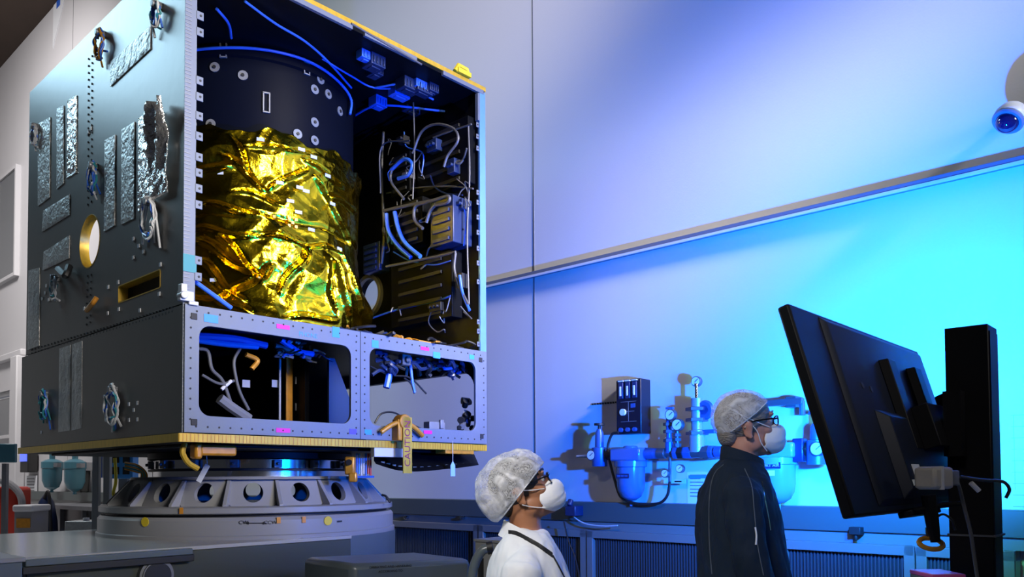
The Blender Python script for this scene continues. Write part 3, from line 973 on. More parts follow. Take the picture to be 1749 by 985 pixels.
for pts, m in (([(66, 212), (87, 200), (86, 337), (66, 352)], M_silver2), ([(98, 186), (110, 180), (110, 313), (98, 323)], M_silver2),
               ([(117, 172), (132, 163), (131, 295), (115, 305)], M_silver), ([(180, 240), (198, 230), (197, 385), (179, 396)], M_silver2),
               ([(209, 222), (231, 208), (230, 373), (208, 384)], M_silver2), ([(238, 202), (258, 190), (257, 347), (237, 362)], M_silver),
               ([(75, 360), (120, 332), (120, 367), (73, 396)], M_silver2), ([(76, 430), (120, 402), (119, 441), (74, 462)], M_silver2),
               ([(50, 462), (69, 457), (68, 590), (48, 598)], M_silver2), ([(190, 106), (258, 45), (258, 84), (190, 148)], M_silver2),
               ([(103, 595), (122, 589), (121, 735), (101, 738)], M_silver2), ([(125, 588), (142, 582), (141, 731), (124, 735)], M_silver2)):
    tape(pts, m)
# big crumpled sheet standing off the panel
a0, a1, a2, a3 = sL(262, 185), sL(295, 170), sL(293, 330), sL(262, 345)
vv = []
nu, nv = 16, 40
for j in range(nv):
    for i in range(nu):
        u, v = i / (nu - 1), j / (nv - 1)
        p = a0.lerp(a1, u).lerp(a3.lerp(a2, u), v)
        h = .015 + .055 * tri(np.array(u * 1.6 + v * 1.1)) * (1 - v) + .02 * abs(noise.noise(Vector((u * 4, v * 7, 3))))
        vv.append((-float(h), p.y + .02 * math.sin(v * 9) * (1 - v), p.z))
ff = [(j * nu + i, j * nu + i + 1, (j + 1) * nu + i + 1, (j + 1) * nu + i) for j in range(nv - 1) for i in range(nu - 1)]
me = bpy.data.meshes.new('loose_foil_sheet'); me.from_pydata(vv, [], ff)
o = link('loose_foil_sheet', me, M_silver, sc, True, 25); s_ = o.modifiers.new('t', 'SOLIDIFY'); s_.thickness = .002
# rivet lines
def riv_line(x0, y0, x1, y1, n, r=.006):
    rv = MB()
    for k in range(n):
        t = (k + .5) / n
        p = sL(x0 + (x1 - x0) * t, y0 + (y1 - y0) * t)
        rv.cyl((-.005, p.y, p.z), (.0, p.y, p.z), r, n=6)
    merge_in(left_panel, rv, M_ink)
riv_line(152, 95, 150, 355, 22); riv_line(158, 90, 156, 350, 22)
riv_line(52, 598, 298, 524, 44); riv_line(52, 604, 298, 531, 44)
riv_line(150, 465, 148, 560, 8); riv_line(156, 463, 154, 556, 8)
for (px, py) in ((152, 226), (156, 220), (229, 408), (238, 420), (246, 430), (229, 440), (275, 452), (273, 502), (203, 482), (186, 490), (185, 535), (204, 528), (80, 488), (78, 500), (84, 512), (73, 510),
                 (222, 690), (230, 700), (236, 688), (222, 717), (236, 716), (72, 713), (72, 738), (240, 530), (145, 527), (151, 526)):
    p = sL(px, py); MB().box((-.004, p.y, p.z), (.006, .020, .020)).build('white_pad', M_white, sc)
# coils of spare wire hung on the panel
def coil(px, py, r, seed, blue=.4, n=5, m1=None):
    c = sL(px, py); rr = random.Random(seed)
    for k in range(n):
        a0_ = rr.uniform(0, 6); pts = []
        rx, rz = r * rr.uniform(.5, 1.0), r * rr.uniform(.8, 1.4)
        for j in range(15):
            a = a0_ + j / 14 * PI * 1.8
            pts.append((-.02 - .02 * rr.random(), c.y + rx * math.cos(a) + rr.uniform(-.006, .006), c.z + rz * math.sin(a) + rr.uniform(-.006, .006)))
        if k % 2 == 0:
            pts.append((-.012, c.y + rr.uniform(-r, r) * 1.3, c.z - rz * rr.uniform(1.2, 1.8)))
        m = M_wireb if rr.random() < blue * .5 else (M_teal if rr.random() < blue * .6 else (m1 or M_white))
        MB().tube(catmull(pts, 3), rr.uniform(.004, .007), 6).build('wire_coil', m, sc)
    MB().box((-.02, c.y, c.z + r), (.04, .03, .035)).cyl((-.05, c.y, c.z + r), (0, c.y, c.z + r), .018, n=12).build('wire_connector', M_alud, sc, bevel=.003)
coil(275, 28, .05, 1, .5); coil(178, 78, .065, 2, .2, 6, M_kapd); coil(66, 232, .06, 3, .7); coil(166, 305, .07, 4, .8)
coil(262, 375, .085, 5, .3, 7, M_white); coil(100, 492, .06, 6, .5); coil(82, 692, .07, 7, .4, 6, M_white); coil(200, 692, .085, 8, .6, 7, M_white)
MB().tube(catmull([sL(148, 530, .02), sL(158, 518, .04), sL(165, 508, .03)]), .014, 8).build('orange_cable', M_or, sc)
MB().tube(catmull([sL(100, 460, .03), sL(112, 470, .06), sL(118, 455, .03)]), .022, 8).build('black_cable_plug', M_dark, sc)

# ---- below the spacecraft: curved black reflector edge at the right
RT_ = empty('curved_antenna_panel', SC_O + B_ * 1.6 + A_ * .3, RZS, 'black curved panel with pale dashes hanging under the right end of spacecraft', 'antenna')
def at_loc(px, py, off):   # local to that empty
    return sF(px, py, off) - Vector((1.6, .3, 0))
rings = []
N_ = 22
lowc = [(642, 792), (660, 798), (680, 803), (705, 805), (730, 804), (760, 801), (790, 798), (818, 794)]
up = [(642, 764), (660, 766), (680, 768), (705, 769), (730, 769), (760, 768), (790, 766), (806, 766)]
lo3 = catmull([at_loc(a, b, .10 if 0 else -.05) for a, b in lowc], 4); up3 = catmull([at_loc(a, b, -.35) for a, b in up], 4)
ab = MB()
k = len(lo3)
vs = lo3 + up3 + [p + Vector((0, .02, .02)) for p in lo3] + [p + Vector((0, .02, .02)) for p in up3]
fs = []
for i in range(k - 1):
    fs += [(i, i + 1, k + i + 1, k + i), (2 * k + i, 3 * k + i, 3 * k + i + 1, 2 * k + i + 1), (i, 2 * k + i, 2 * k + i + 1, i + 1), (k + i, k + i + 1, 3 * k + i + 1, 3 * k + i)]
fs += [(0, k, 3 * k, 2 * k), (k - 1, 3 * k - 1, 4 * k - 1, 2 * k - 1)]
ab.add(vs, fs).build('reflector_shell', M_black, RT_)
for i in range(2, k - 2, 2):
    p = lo3[i].lerp(up3[i], .18); n = (lo3[min(i + 1, k - 1)] - lo3[i - 1]).normalized()
    MB().box(p + Vector((0, -.014, -.004)), (.03, .012, .018)).build('edge_dash', M_paintb2, RT_)
p = at_loc(790, 772, -.05)
MB().box(p + Vector((-.07, 0, .0)), (.26, .10, .03)).build('amber_block', M_kapd, RT_, bevel=.004)
p = at_loc(661, 772, -.02)
MB().box(p + Vector((0, 0, 0)), (.22, .04, .06)).build('white_hinge_block', M_white, RT_, bevel=.004)
tgo = empty('hanging_tag', SC_O + B_ * sF(770, 800).x + A_ * -.02 + Vector((0, 0, sF(770, 800, 0).z)), RZS, 'pale blue paper tag hanging on a thread at right of the turntable', 'tag')
MB().slab([(-.02, 0, -.05), (.02, 0, -.05), (.02, 0, .02), (0, 0, .05), (-.02, 0, .02)], (0, 1, 0), .003).build('tag_card', mat('pale_blue_card', (.25, .45, .75), .6), tgo)
MB().tube([(0, .001, .04), (0, .001, .18)], .002, 5).build('thread', M_white, tgo)

# ------------------------------------------------------------------ turntable
tt = empty('turntable', TBL, RZS, 'large white and blue-grey round turntable stand carrying the spacecraft', 'turntable')
HZ = CAMH
def lz(py, Z): return HZ - (py - 817) / F * Z
# drum
ZD = 1.208
MB().lathe([(.955, 0), (.955, 1.10), (.945, 1.105), (.945, ZD - .02), (.93, ZD)], n=128).build('drum', M_paint, tt)
MB().lathe([(.962, .03), (.962, 1.075)], n=128, cap=False).build('drum_skirt', M_paintb2, tt)
MB().lathe([(.90, ZD), (.90, ZD + .02), (.915, ZD + .02)], n=128, cap=False).build('dark_groove', M_dark, tt)
MB().lathe([(.2, ZD + .015), (.925, ZD + .015), (.94, ZD + .022), (.94, ZD + .052), (.925, ZD + .06), (.2, ZD + .06)], n=128).build('rotating_flange', M_paint, tt)
ZA = ZD + .058
# conical adapter ring with round holes
nseg = 18
def cone_pt(a, t, off=0.0):
    r = .835 + off - (.075) * t
    return Vector((r * math.cos(a), r * math.sin(a), ZA + .16 * t))
ad = MB()
phi0 = math.atan2(*((-TBL).normalized().yx)) - RZS      # direction to the camera in local frame
for k in range(nseg):
    ac = phi0 + 2 * PI * k / nseg; hw = PI / nseg
    nn = 28; inner = []; outer = []
    for j in range(nn):
        b = 2 * PI * j / nn
        cu_, su_ = math.cos(b), math.sin(b)
        inner.append((ac + .072 * cu_, .5 + .36 * su_))
        m_ = max(abs(cu_), abs(su_))
        outer.append((ac + hw * cu_ / m_, .5 + .5 * su_ / m_))
    n0 = len(ad.v)
    vs = []
    for off in (0, -.035):
        vs += [cone_pt(a, t, off) for a, t in inner] + [cone_pt(a, t, off) for a, t in outer]
    fs = []
    for j in range(nn):
        j2 = (j + 1) % nn
        fs += [(j, j2, nn + j2, nn + j), (2 * nn + j, 3 * nn + j, 3 * nn + j2, 2 * nn + j2), (j, 2 * nn + j, 2 * nn + j2, j2)]
    ad.add(vs, fs)
ad.lathe([(.80, ZA + .158), (.765, ZA + .158), (.755, ZA + .175), (.64, ZA + .175), (.64, ZA + .158), (.72, ZA + .150)], n=96, cap=False)
ad.build('adapter_ring', M_paint, tt, ang=40)
for k in range(nseg):
    a = phi0 + 2 * PI * (k + .5) / nseg
    d = Vector((math.cos(a), math.sin(a), 0)); t_ = Vector((-d.y, d.x, 0))
    g = MB()
    q = [d * .82 + Vector((0, 0, ZA)), d * .905 + Vector((0, 0, ZA)), d * .905 + Vector((0, 0, ZA + .012)), d * .775 + Vector((0, 0, ZA + .155)), d * .755 + Vector((0, 0, ZA + .155))]
    g.slab([p - t_ * .011 for p in q], t_, .022)
    g.build('gusset', M_paint, tt, bevel=.002)
# rings up to the spacecraft
ZC = ZA + .175
MB().lathe([(.60, ZC - .01), (.63, ZC), (.63, ZC + .035), (.60, ZC + .035)], n=96).build('lower_steel_ring', M_steel, tt)
MB().lathe([(.655, ZC + .036), (.655, ZC + .05)], n=96).build('black_gap_ring', M_dark, tt)
MB().lathe([(.61, ZC + .05), (.62, ZC + .052), (.62, ZC + .105), (.61, ZC + .108)], n=96).build('upper_steel_ring', M_steel, tt)
MB().lathe([(.65, ZC + .108), (.66, ZC + .112), (.66, ZC + .15), (.65, ZC + .155)], n=96).build('clamp_band', M_black, tt)
ztopr = ZB - .063
MB().lathe([(.60, ZC + .155), (.60, ztopr)], n=96).build('top_ring', M_steel, tt)
for k in range(16):
    a = 2 * PI * k / 16 + .1
    d = Vector((math.cos(a), math.sin(a), 0))
    R_ = Matrix.Rotation(a, 3, 'Z')
    MB().box(d * .645 + Vector((0, 0, ZC + .078)), (.03, .05, .05), R_).cyl(d * .66 + Vector((0, 0, ZC + .078)), d * .675 + Vector((0, 0, ZC + .078)), .010, n=8).build('clamp_shoe', rnd.choice((M_alu, M_alud, M_paintb2)), tt, bevel=.003)
# base body: straight extension on the left
ZK = CAMH - .34
bb = [( -1.66, -.975), (.1, -.975), (.1, .95), (-1.66, .95)]
MB().slab([Vector((x, y, 0)) for x, y in bb], (0, 0, 1), ZK - .02).build('base_body', M_paintb, tt, bevel=.004)
MB().slab([Vector((x, y, ZK - .02)) for x, y in [(-1.68, -.985), (.1, -.985), (.1, .96), (-1.68, .96)]], (0, 0, 1), .02).build('base_top', mat('glossy_grey_top', (.36, .355, .34), .18), tt, bevel=.003)
MB().box((-1.66 + .36, -1.0, ZK - .055), (.78, .06, .035)).build('bumper_rail', M_dark, tt, bevel=.004)
MB().box((-1.66 + .36, -1.0, ZK - .022), (.76, .07, .03)).build('bumper_top', M_paintb2, tt, bevel=.004)
def tl(px, py, plane_y):   # turntable-local point on the plane local y = plane_y
    p = hit(px, py, TBL + A_ * plane_y, A_) - TBL
    return Vector((p.dot(B_), plane_y, p.z))
p = tl(263, 982, -.975)
MB().cyl((p.x, -.975, p.z), (p.x, -1.01, p.z), .085, n=40).cyl((p.x, -1.01, p.z), (p.x, -1.02, p.z), .072, n=40).build('round_port', M_alud, tt)
MB().cyl((p.x, -1.018, p.z), (p.x, -1.024, p.z), .066, n=40).build('port_glass', M_dark, tt)
def on_drum(px, py, r):
    d = ray(px, py); o_ = CAM - TBL
    a = d.x ** 2 + d.y ** 2; b = 2 * (o_.x * d.x + o_.y * d.y); c_ = o_.x ** 2 + o_.y ** 2 - r * r
    t = (-b - math.sqrt(max(0, b * b - 4 * a * c_))) / (2 * a)
    w = CAM + d * t - TBL
    p = Vector((w.dot(B_), w.dot(A_), w.z))
    return p, Vector((p.x, p.y, 0)).normalized()
def frame_at(p, n):
    t_ = Vector((-n.y, n.x, 0))
    return Matrix.Translation(p) @ Matrix((t_, Vector((0, 0, 1)), n)).transposed().to_4x4()
for (px, py) in ((248, 891), (560, 889)):
    p, n = on_drum(px, py, .947); MB().cyl(p, p + n * .003, .027, n=24).build('yellow_dot', M_yel, tt)
for (px, py) in ((476, 888), (519, 887), (310, 872)):
    p, n = on_drum(px, py, .947)
    me = MB().box((0, 0, .002), (.022, .036, .003)); me.v = [tuple(frame_at(p, n) @ Vector(v)) for v in me.v]; me.build('amber_tag', M_or, tt)
for (px, t_) in ((416, 'CW'), (462, 'CCW')):
    p, n = on_drum(px, 892, .948); text('drum_lettering', t_, .030, M_ink, tt, frame_at(p + n * .001, n))
p, n = on_drum(580, 890, .948)
me = MB().box((0, 0, .001), (.035, .010, .001)); me.v = [tuple(frame_at(p, n) @ Vector(v)) for v in me.v]; me.build('drum_mark', M_ink, tt)
a_, n1 = on_drum(425, 893, .949); b2, n2 = on_drum(450, 893, .949)
ar = MB().tube([a_ + n1 * .001, b2 + n2 * .001], .0025, 5)
ar.cyl(a_, a_ + (a_ - b2).normalized() * .02, .008, .0005, n=8).cyl(b2, b2 + (b2 - a_).normalized() * .02, .008, .0005, n=8)
ar.build('direction_arrow', M_ink, tt)
p, n = on_drum(570, 974, .965)
me = MB().slab([(-.04, -.035, 0), (.04, -.035, 0), (0, .04, 0)], (0, 0, 1), .002); me.v = [tuple(frame_at(p, n) @ Vector(v)) for v in me.v]; me.build('warning_triangle', M_ink, tt)
me = MB().slab([(-.026, -.027, .002), (.026, -.027, .002), (0, .024, .002)], (0, 0, 1), .001); me.v = [tuple(frame_at(p, n) @ Vector(v)) for v in me.v]; me.build('warning_triangle_inset', M_yel, tt)
p, n = on_drum(517, 940, .962)
R_ = Matrix((Vector((-n.y, n.x, 0)), n, Vector((0, 0, 1)))).transposed()
MB().box((p.x, p.y, .55), (.026, .02, 1.06), R_).build('joint_strip', M_paint, tt)
# outrigger plate on the right with the notice
og = [tl(620, 960, -.4)]
p0 = at(600, 963, 3.9) ; p1 = at(806, 962, 4.15)
def tloc(p):
    d = p - TBL; return Vector((d.dot(B_), d.dot(A_), d.z))
q0, q1 = tloc(p0), tloc(p1)
q1.z = q0.z
out = MB().slab([q0, q1, q1 + Vector((.05, .5, 0)), q0 + Vector((.05, .5, 0))], (0, 0, -1), q0.z - .02)
out.build('outrigger', M_paintb2, tt, bevel=.03)
dirv = (q1 - q0).normalized(); nrm = dirv.cross(Vector((0, 0, 1)))
M4 = lambda P: Matrix.Translation(P + nrm * .0015) @ Matrix((dirv, Vector((0, 0, 1)), nrm)).transposed().to_4x4()
def outp(px, py):
    u = tloc(hit(px, py, p0, B_ * nrm.x + A_ * nrm.y)); return u
text('notice_lettering', 'OPERATING AND HANDLING', .016, M_ink, tt, M4(outp(667, 967)))
text('notice_lettering', 'ACCORDING TO', .016, M_ink, tt, M4(outp(667, 975)))
# dark hinge bits at the flange's right edge
p, n = on_drum(652, 850, .94)
MB().tube(catmull([p + Vector((0, 0, .02)), p + n * .03 + Vector((0, 0, .01)), p + n * .06 + Vector((0, 0, -.03))]), .008, 6).build('flange_catch', M_dark, tt)

# near grey cabinet at the bottom left corner
e = empty('grey_cabinet', at(12, 945, 3.45).xy.to_3d(), RZS, 'grey metal cabinet cut off at the lower left corner', 'cabinet')
MB().bx((-.55, -.0, 0), (.06, .5, 1.07)).build('cabinet_body', M_paintb2, e, bevel=.004)
MB().bx((-.56, -.01, 1.07), (.07, .51, 1.09)).build('cabinet_top', M_paint, e, bevel=.003)
MB().bx((-.45, -.03, .8), (-.2, -.0, .82)).build('cabinet_handle', M_alud, e)

# tags and bits hanging below the spacecraft
def hang_tag(px, py, Z, m, label, w=.03, h=.11, rot=.5):
    p = at(px, py, Z)
    e = empty('hanging_tag', p, 0, label, 'tag')
    R_ = Matrix.Rotation(rot, 3, 'Y')
    MB().box((0, 0, 0), (w, .003, h), R_).build('tag_card', m, e)
    MB().tube([Vector(R_ @ Vector((0, 0, h * .45))), Vector((.01, .0, .20))], .002, 5).build('thread', M_white, e)
hang_tag(347, 808, 4.55, M_paper, 'white paper tag hanging in front of the steel rings')
hang_tag(316, 783, 4.45, mat('pale_violet_card', (.35, .36, .6), .6), 'pale violet tag beside the amber handle under the near corner', .025, .06, -.6)
e = empty('amber_lifting_handle', SC_O + B_ * .16 + A_ * .12 + Vector((0, 0, -.046)), RZS, 'amber taped handle block fixed under the near corner of the spacecraft', 'handle')
MB().box((.08, 0, -.035), (.20, .06, .055)).box((-.03, 0, -.04), (.04, .07, .08)).build('handle_body', M_kapd, e, bevel=.012)
MB().tube(catmull([(-.09, .0, 0), (-.10, 0, -.05), (-.07, 0, -.10), (-.02, .0, -.13)]), .015, 8).build('handle_strap', M_kap, e)
e = empty('cable_bundle', at(622, 795, 4.9), 0, 'bundle of blue white and red leads hanging right of the steel rings', 'cables')
for k, m in enumerate((M_wireb, M_blue_t, M_white, M_white, M_wireb, M_red, M_red)):
    MB().tube([(-.045 + .014 * k, 0, -.06 + .01 * (k % 2)), (-.045 + .014 * k, .0, .075)], .0065, 8).build('lead', m, e)
MB().box((0, 0, -.068), (.12, .02, .014)).build('lead_clamp', M_wireb, e)
e = empty('amber_latch', at(598, 795, 4.85), 0, 'amber and dark latch fitting beside the coloured leads', 'latch')
MB().box((0, 0, 0), (.06, .05, .11)).box((.02, -.01, -.07), (.05, .04, .06)).build('latch_body', M_kapd, e, bevel=.01)
MB().cyl((0, -.04, .02), (0, -.02, .02), .018).build('latch_bolt', M_dark, e)

# ------------------------------------------------------------------ left background under the spacecraft
def wt(name, label, cat, px, py, off=0.0, group=None):
    return wall_thing(name, label, cat, px, py, off, group)[0]
def filt(px, py, label, grp):
    e = wt('filter_housing', label, 'filter', px, py, .25, grp)
    MB().lathe([(0, -.34), (.03, -.36), (.02, -.33), (.10, -.28), (.135, -.18), (.14, 0), (.15, .01), (.15, .10), (.10, .13), (.04, .15)], n=28).build('filter_bowl', M_bowl_far, e)
    MB().lathe([(.04, .14), (.04, .36), (.07, .37), (.07, .40)], n=16).build('filter_valve', M_bowl_far, e)
    MB().bx((-.3, -.03, .02), (.3, .03, .08)).build('pipe_stub', M_alud, e)
    MB().bx((-.06, .0, -.02), (.06, .246, .1)).build('wall_bracket', M_alud, e)
filt(89, 800, 'teal filter bowl on the far wall, left of two below the spacecraft', 'far filter bowls')
filt(128, 801, 'teal filter bowl on the far wall, right of two below the spacecraft', 'far filter bowls')
del_g = [o_ for o_ in COL.objects if o_.get('group') == 'far filter bowls']
for o_ in del_g: del o_['group']
e = wt('flow_panel_far', 'dark flow meter panel with blue display on the far wall', 'panel', 58, 788, .02)
e.name = 'display_panel'
MB().bx((-.2, -.15, -.18), (.2, 0, .15)).build('panel_body', M_dark, e, bevel=.01)
MB().bx((-.16, -.165, .0), (.16, -.15, .13)).build('display', M_glow, e)
e = wt('notice_board', 'pale notice sheet on the far wall under the blue display', 'sign', 55, 820, .02)
MB().bx((-.26, -.02, -.22), (.26, 0, .08)).build('sheet', M_paper, e)
for k in range(5): MB().bx((-.2, -.023, -.18 + .05 * k), (.18, -.02, -.165 + .05 * k)).build('print_line', M_alud, e)
e = wt('gauge_board', 'small black box with knobs beside the far filter bowls', 'box', 147, 815, .02)
MB().bx((-.12, -.12, -.22), (.12, 0, .18)).build('box_body', M_dark, e, bevel=.01)
for k in range(3): MB().cyl((-.06 + .06 * k, -.14, .1), (-.06 + .06 * k, -.12, .1), .02, n=10).build('knob', M_alud, e)
# far floor-standing items
def ground(px, Z): q = at(px, 817, Z); return Vector((q.x, q.y, 0))
e = empty('wall_phone_box', ground(17, 10.5), 0, 'red rounded cabinet at the left border behind the grey cabinet', 'cabinet')
e.name = 'red_cabinet'
zt_ = HZ - (826 - 817) / F * 10.5
MB().bx((-.22, 0, .3), (.12, .3, zt_)).build('cabinet_body', M_red, e, bevel=.05)
MB().tube(catmull([(-.2, -.05, zt_ + .1), (.02, -.05, zt_ + .04), (.18, -.05, zt_ - .14), (.2, -.05, zt_ - .5)]), .045, 10).build('cabinet_hood', M_paint, e)
MB().bx((-.3, -.05, 0), (.25, .35, .3)).build('cabinet_plinth', M_paint, e)
e = empty('printer_box', ground(40, 9.5), 0, 'white square box with orange panel beside the red cabinet', 'box')
MB().bx((-.1, 0, 0), (.1, .35, HZ - .36)).build('box_stand', M_paint, e)
MB().bx((-.12, -.02, HZ - .36), (.13, .36, HZ - .28)).build('box_lid', M_white, e, bevel=.02)
MB().bx((-.07, -.012, HZ - .55), (.09, 0, HZ - .44)).build('orange_panel', M_kapd, e)
e = empty('dark_monitor', ground(14, 8.9), 0, 'dark teal monitor at the left border above the red cabinet', 'monitor')
MB().bx((-.2, 0, HZ + .21), (.07, .05, HZ + .42)).build('screen_housing', M_bowl_far, e, bevel=.01)
MB().bx((-.08, .01, 0), (-.03, .06, HZ + .2)).build('stand_pole', M_alud, e)
MB().bx((-.2, -.1, 0), (.1, .2, .04)).build('stand_foot', M_dark, e)
for px, l in ((165, 'pale upright post left of two below the spacecraft'), (184, 'pale upright post right of two below the spacecraft')):
    e = empty('upright_post', ground(px, 7.2), 0, l, 'post')
    MB().bx((-.028, -.028, .02), (.028, .028, HZ + .30)).build('post_shaft', M_paint, e, bevel=.005)
    MB().bx((-.04, -.04, 0), (.04, .04, .02)).build('post_foot', M_paint, e)
e = empty('blue_instrument_rack', ground(205, 7.6), 0, 'bright blue instrument rack below the spacecraft, left of the steel rings', 'rack')
MB().bx((-.10, 0, HZ + .02), (.12, .12, HZ + .28)).build('rack_frame', mat('bright_blue_paint', (.05, .30, .75), .4), e, bevel=.005)
for i in range(2):
    for j in range(2): MB().bx((-.07 + .10 * i, -.012, HZ + .06 + .11 * j), (-.01 + .10 * i, 0, HZ + .13 + .11 * j)).build('rack_slot', M_dark, e)
for k in range(3): MB().bx((-.20 + .03 * k, 0, HZ + .03), (-.185 + .03 * k, .05, HZ + .28)).build('rack_rod', M_white if k % 2 else M_wireb, e)
MB().bx((-.03, .03, 0), (.05, .10, HZ + .02)).build('rack_leg', M_alud, e)
e = empty('yellow_black_cable', ground(196, 7.0), 0, 'yellow twisted cable hanging beside the pale posts', 'cable')
MB().tube(catmull([(.0, 0, HZ + .2), (.01, 0, HZ), (-.01, 0, HZ - .12), (.03, 0, HZ - .26), (.02, 0, .0)]), .014, 8).build('cable_run', M_yel, e)
e.name = 'yellow_cable'
e = empty('ribbon_cable', ground(235, 6.2), 0, 'curved multicoloured ribbon cable under the spacecraft by the blue rack', 'cable')
for k, m in enumerate((M_or, M_teal, M_kapd, M_teal, M_or)):
    MB().tube(catmull([(-.10, .0, HZ + .14 - .012 * k), (0.0, 0, HZ + .12 - .014 * k), (.07 - .01 * k, 0, HZ + .05), (.05 - .01 * k, 0, HZ - .04), (-.02, 0, HZ - .08)]), .007, 6).build('ribbon_strand', m, e)
MB().tube([(-.02, 0, HZ - .08), (-.02, 0, 0)], .006, 6).build('ribbon_lead', M_dark, e)
e = empty('blue_gas_cylinder', ground(80, 10.4), 0, 'dark blue draped bundle standing beneath the far filter bowls', 'bundle')
e.name = 'blue_bundle'
MB().lathe([(.14, 0), (.16, .4), (.13, .9), (.09, 1.15), (.03, 1.25), (0, 1.26)], n=20).build('bundle_cloth', M_navy, e)
MB().tube(catmull([(.0, -.05, 1.2), (.08, -.1, 1.28), (.12, -.12, 1.0), (.15, -.13, .4), (.12, -.1, .02)]), .02, 8).build('bundle_hose', M_dark, e)
bq_ = wl(125, 900, .62)
e = empty('steel_bench', (WALL_O - A_ * bq_.x + B_ * bq_.y).xy.to_3d(), RZW, 'long stainless bench along the far wall under the filter bowls', 'bench')
MB().bx((-1.3, -.1, 1.05), (1.6, .5, 1.1)).build('bench_top', M_alud, e)
MB().bx((-1.2, .0, .1), (1.5, .45, 1.05)).build('bench_body', mat('dark_steel', (.10, .10, .105), .3, .5), e)
for k in range(4): MB().bx((-1.2 + .8 * k, -.05, 0), (-1.14 + .8 * k, .0, 1.05)).build('bench_leg', M_alud, e)
e = empty('silver_case', ground(135, 8.0), 0, 'low silver case on a stand just above the turntable base', 'case')
MB().bx((-.14, 0, HZ - .52), (.24, .3, HZ - .40)).build('case_body', M_silver2, e, bevel=.01)
MB().bx((-.10, .05, 0), (.2, .25, HZ - .52)).build('case_stand', M_alud, e)
MB().cyl((.05, .05, HZ - .40), (.05, .05, HZ - .37), .03, n=12).build('case_knob', M_white, e)

# small blue tag on the wall at the top left
e = wt('wall_label', 'small white card with blue mark high on the wall at upper left', 'sign', 101, 12, 0.0)
MB().slab([(-.25, -.01, -.6), (.25, -.01, .0), (.25, -.01, .5), (-.25, -.01, .1)], (0, 1, 0), .01).build('card', M_paper, e)
MB().bx((-.08, -.015, .0), (.08, -.01, .2)).build('blue_mark', M_wireb, e)

# ------------------------------------------------------------------ gas panel on the wall
P_off = .14
gm, gl = wall_thing('gas_manifold', 'blue-lit gas pipe assembly with filter bowls, valves and gauges on the wall', 'gas manifold', 1100, 775, P_off)
def g(px, py, off=P_off):
    p = wl(px, py, off); return p - gl
def gauge(px, py, r, label=None, off=P_off + .05):
    p = g(px, py, off)
    ge = MB().cyl(p + Vector((0, .03, 0)), p, r, n=28).build('gauge_case', M_gas, gm, bevel=.002)
    MB().cyl(p, p + Vector((0, -.002, 0)), r * .82, n=28).build('gauge_dial', M_gface, ge)
    MB().box(p + Vector((r * .2, -.003, r * .15)), (r * .9, .002, r * .09), Matrix.Rotation(-.7, 3, 'Y')).build('gauge_needle', M_ink, ge)
    return ge
zc = g(1100, 775).z
xa, xb = g(1008, 775).x, g(1412, 766).x
MB().tube([(g(1035, 775).x, 0, zc), (xb, 0, zc)], .022, 16).build('main_pipe', M_gas, gm)
for px in (1042, 1102, 1112, 1122, 1130, 1155, 1165, 1175, 1190, 1205, 1215, 1228, 1360, 1375, 1398):
    x = g(px, 775).x; w = .014 + .008 * (px % 3)
    MB().cyl((x - w, 0, zc), (x + w, 0, zc), .034 + .006 * (px % 2), n=6 if px % 2 else 16).build('pipe_fitting', rnd.choice((M_gas, M_gasblue, M_dark, M_gas)), gm, bevel=.002)
for px in (1100, 1205, 1365):
    x = g(px, 775).x; MB().bx((x - .02, 0, zc - .04), (x + .02, P_off, zc + .04)).build('pipe_bracket', M_gas, gm)
# left regulator
p = g(1024, 775)
MB().lathe([(.05, -.075), (.052, -.07), (.052, .05), (.03, .055), (.028, .15), (.018, .17), (.018, .175)], (p.x, 0, zc), n=24).build('regulator_body', M_gasblue, gm)
MB().lathe([(.01, .17), (.01, .2), (.035, .2), (.035, .215)], (p.x, 0, zc), n=16).build('regulator_knob', M_dark, gm)
gauge(1009, 777, .036); MB().cyl((g(1000, 777).x - .05, -.03, zc - .005), (g(1009, 777).x, -.03, zc - .005), .010, n=10).build('outlet_stub', M_steel, gm)
# two large filter bowls
def big_filter(px, s=1.0, lab=None, m=M_bowl):
    x = g(px, 775).x
    h = MB().bx((x - .115 * s, -.075, zc - .045), (x + .115 * s, .06, zc + .04))
    h.cyl((x, 0, zc + .03), (x, 0, zc + .055), .05 * s, n=20)
    hh = h.build('filter_head', m, gm, bevel=.012)
    b = MB().lathe([(0, -.335), (.010, -.335), (.010, -.30), (.03, -.298), (.065, -.275), (.085, -.235), (.092, -.19), (.092, -.085), (.105, -.08), (.105, -.045), (.09, -.04)], (x, 0, zc), n=40).build('filter_bowl', m, gm)
    return x
xf = big_filter(1077)
MB().bx((xf - .05, -.095, zc - .155), (xf + .05, -.0915, zc - .125)).build('bowl_label', M_navy, gm)
for k in range(3): MB().bx((xf - .04 + .028 * k, -.0965, zc - .146), (xf - .018 + .028 * k, -.095, zc - .134)).build('bowl_label_mark', M_gasblue, gm)
xf2 = big_filter(1329, 1.0, m=mat('pale_blue_bowl_plastic', (.12, .32, .50), .15, spec=.8))
MB().bx((xf2 - .055, -.095, zc - .105), (xf2 + .055, -.0915, zc - .070)).build('bowl_label', M_navy, gm)
text('bowl_lettering', 'DRY AIR', .026, M_white, gm, Matrix.Translation((xf2, -.097, zc - .0875)) @ Matrix.Rotation(PI / 2, 4, 'X'))
MB().bx((xf2 - .04, -.0945, zc - .145), (xf2 + .02, -.0925, zc - .115)).build('bowl_sticker', M_paper, gm)
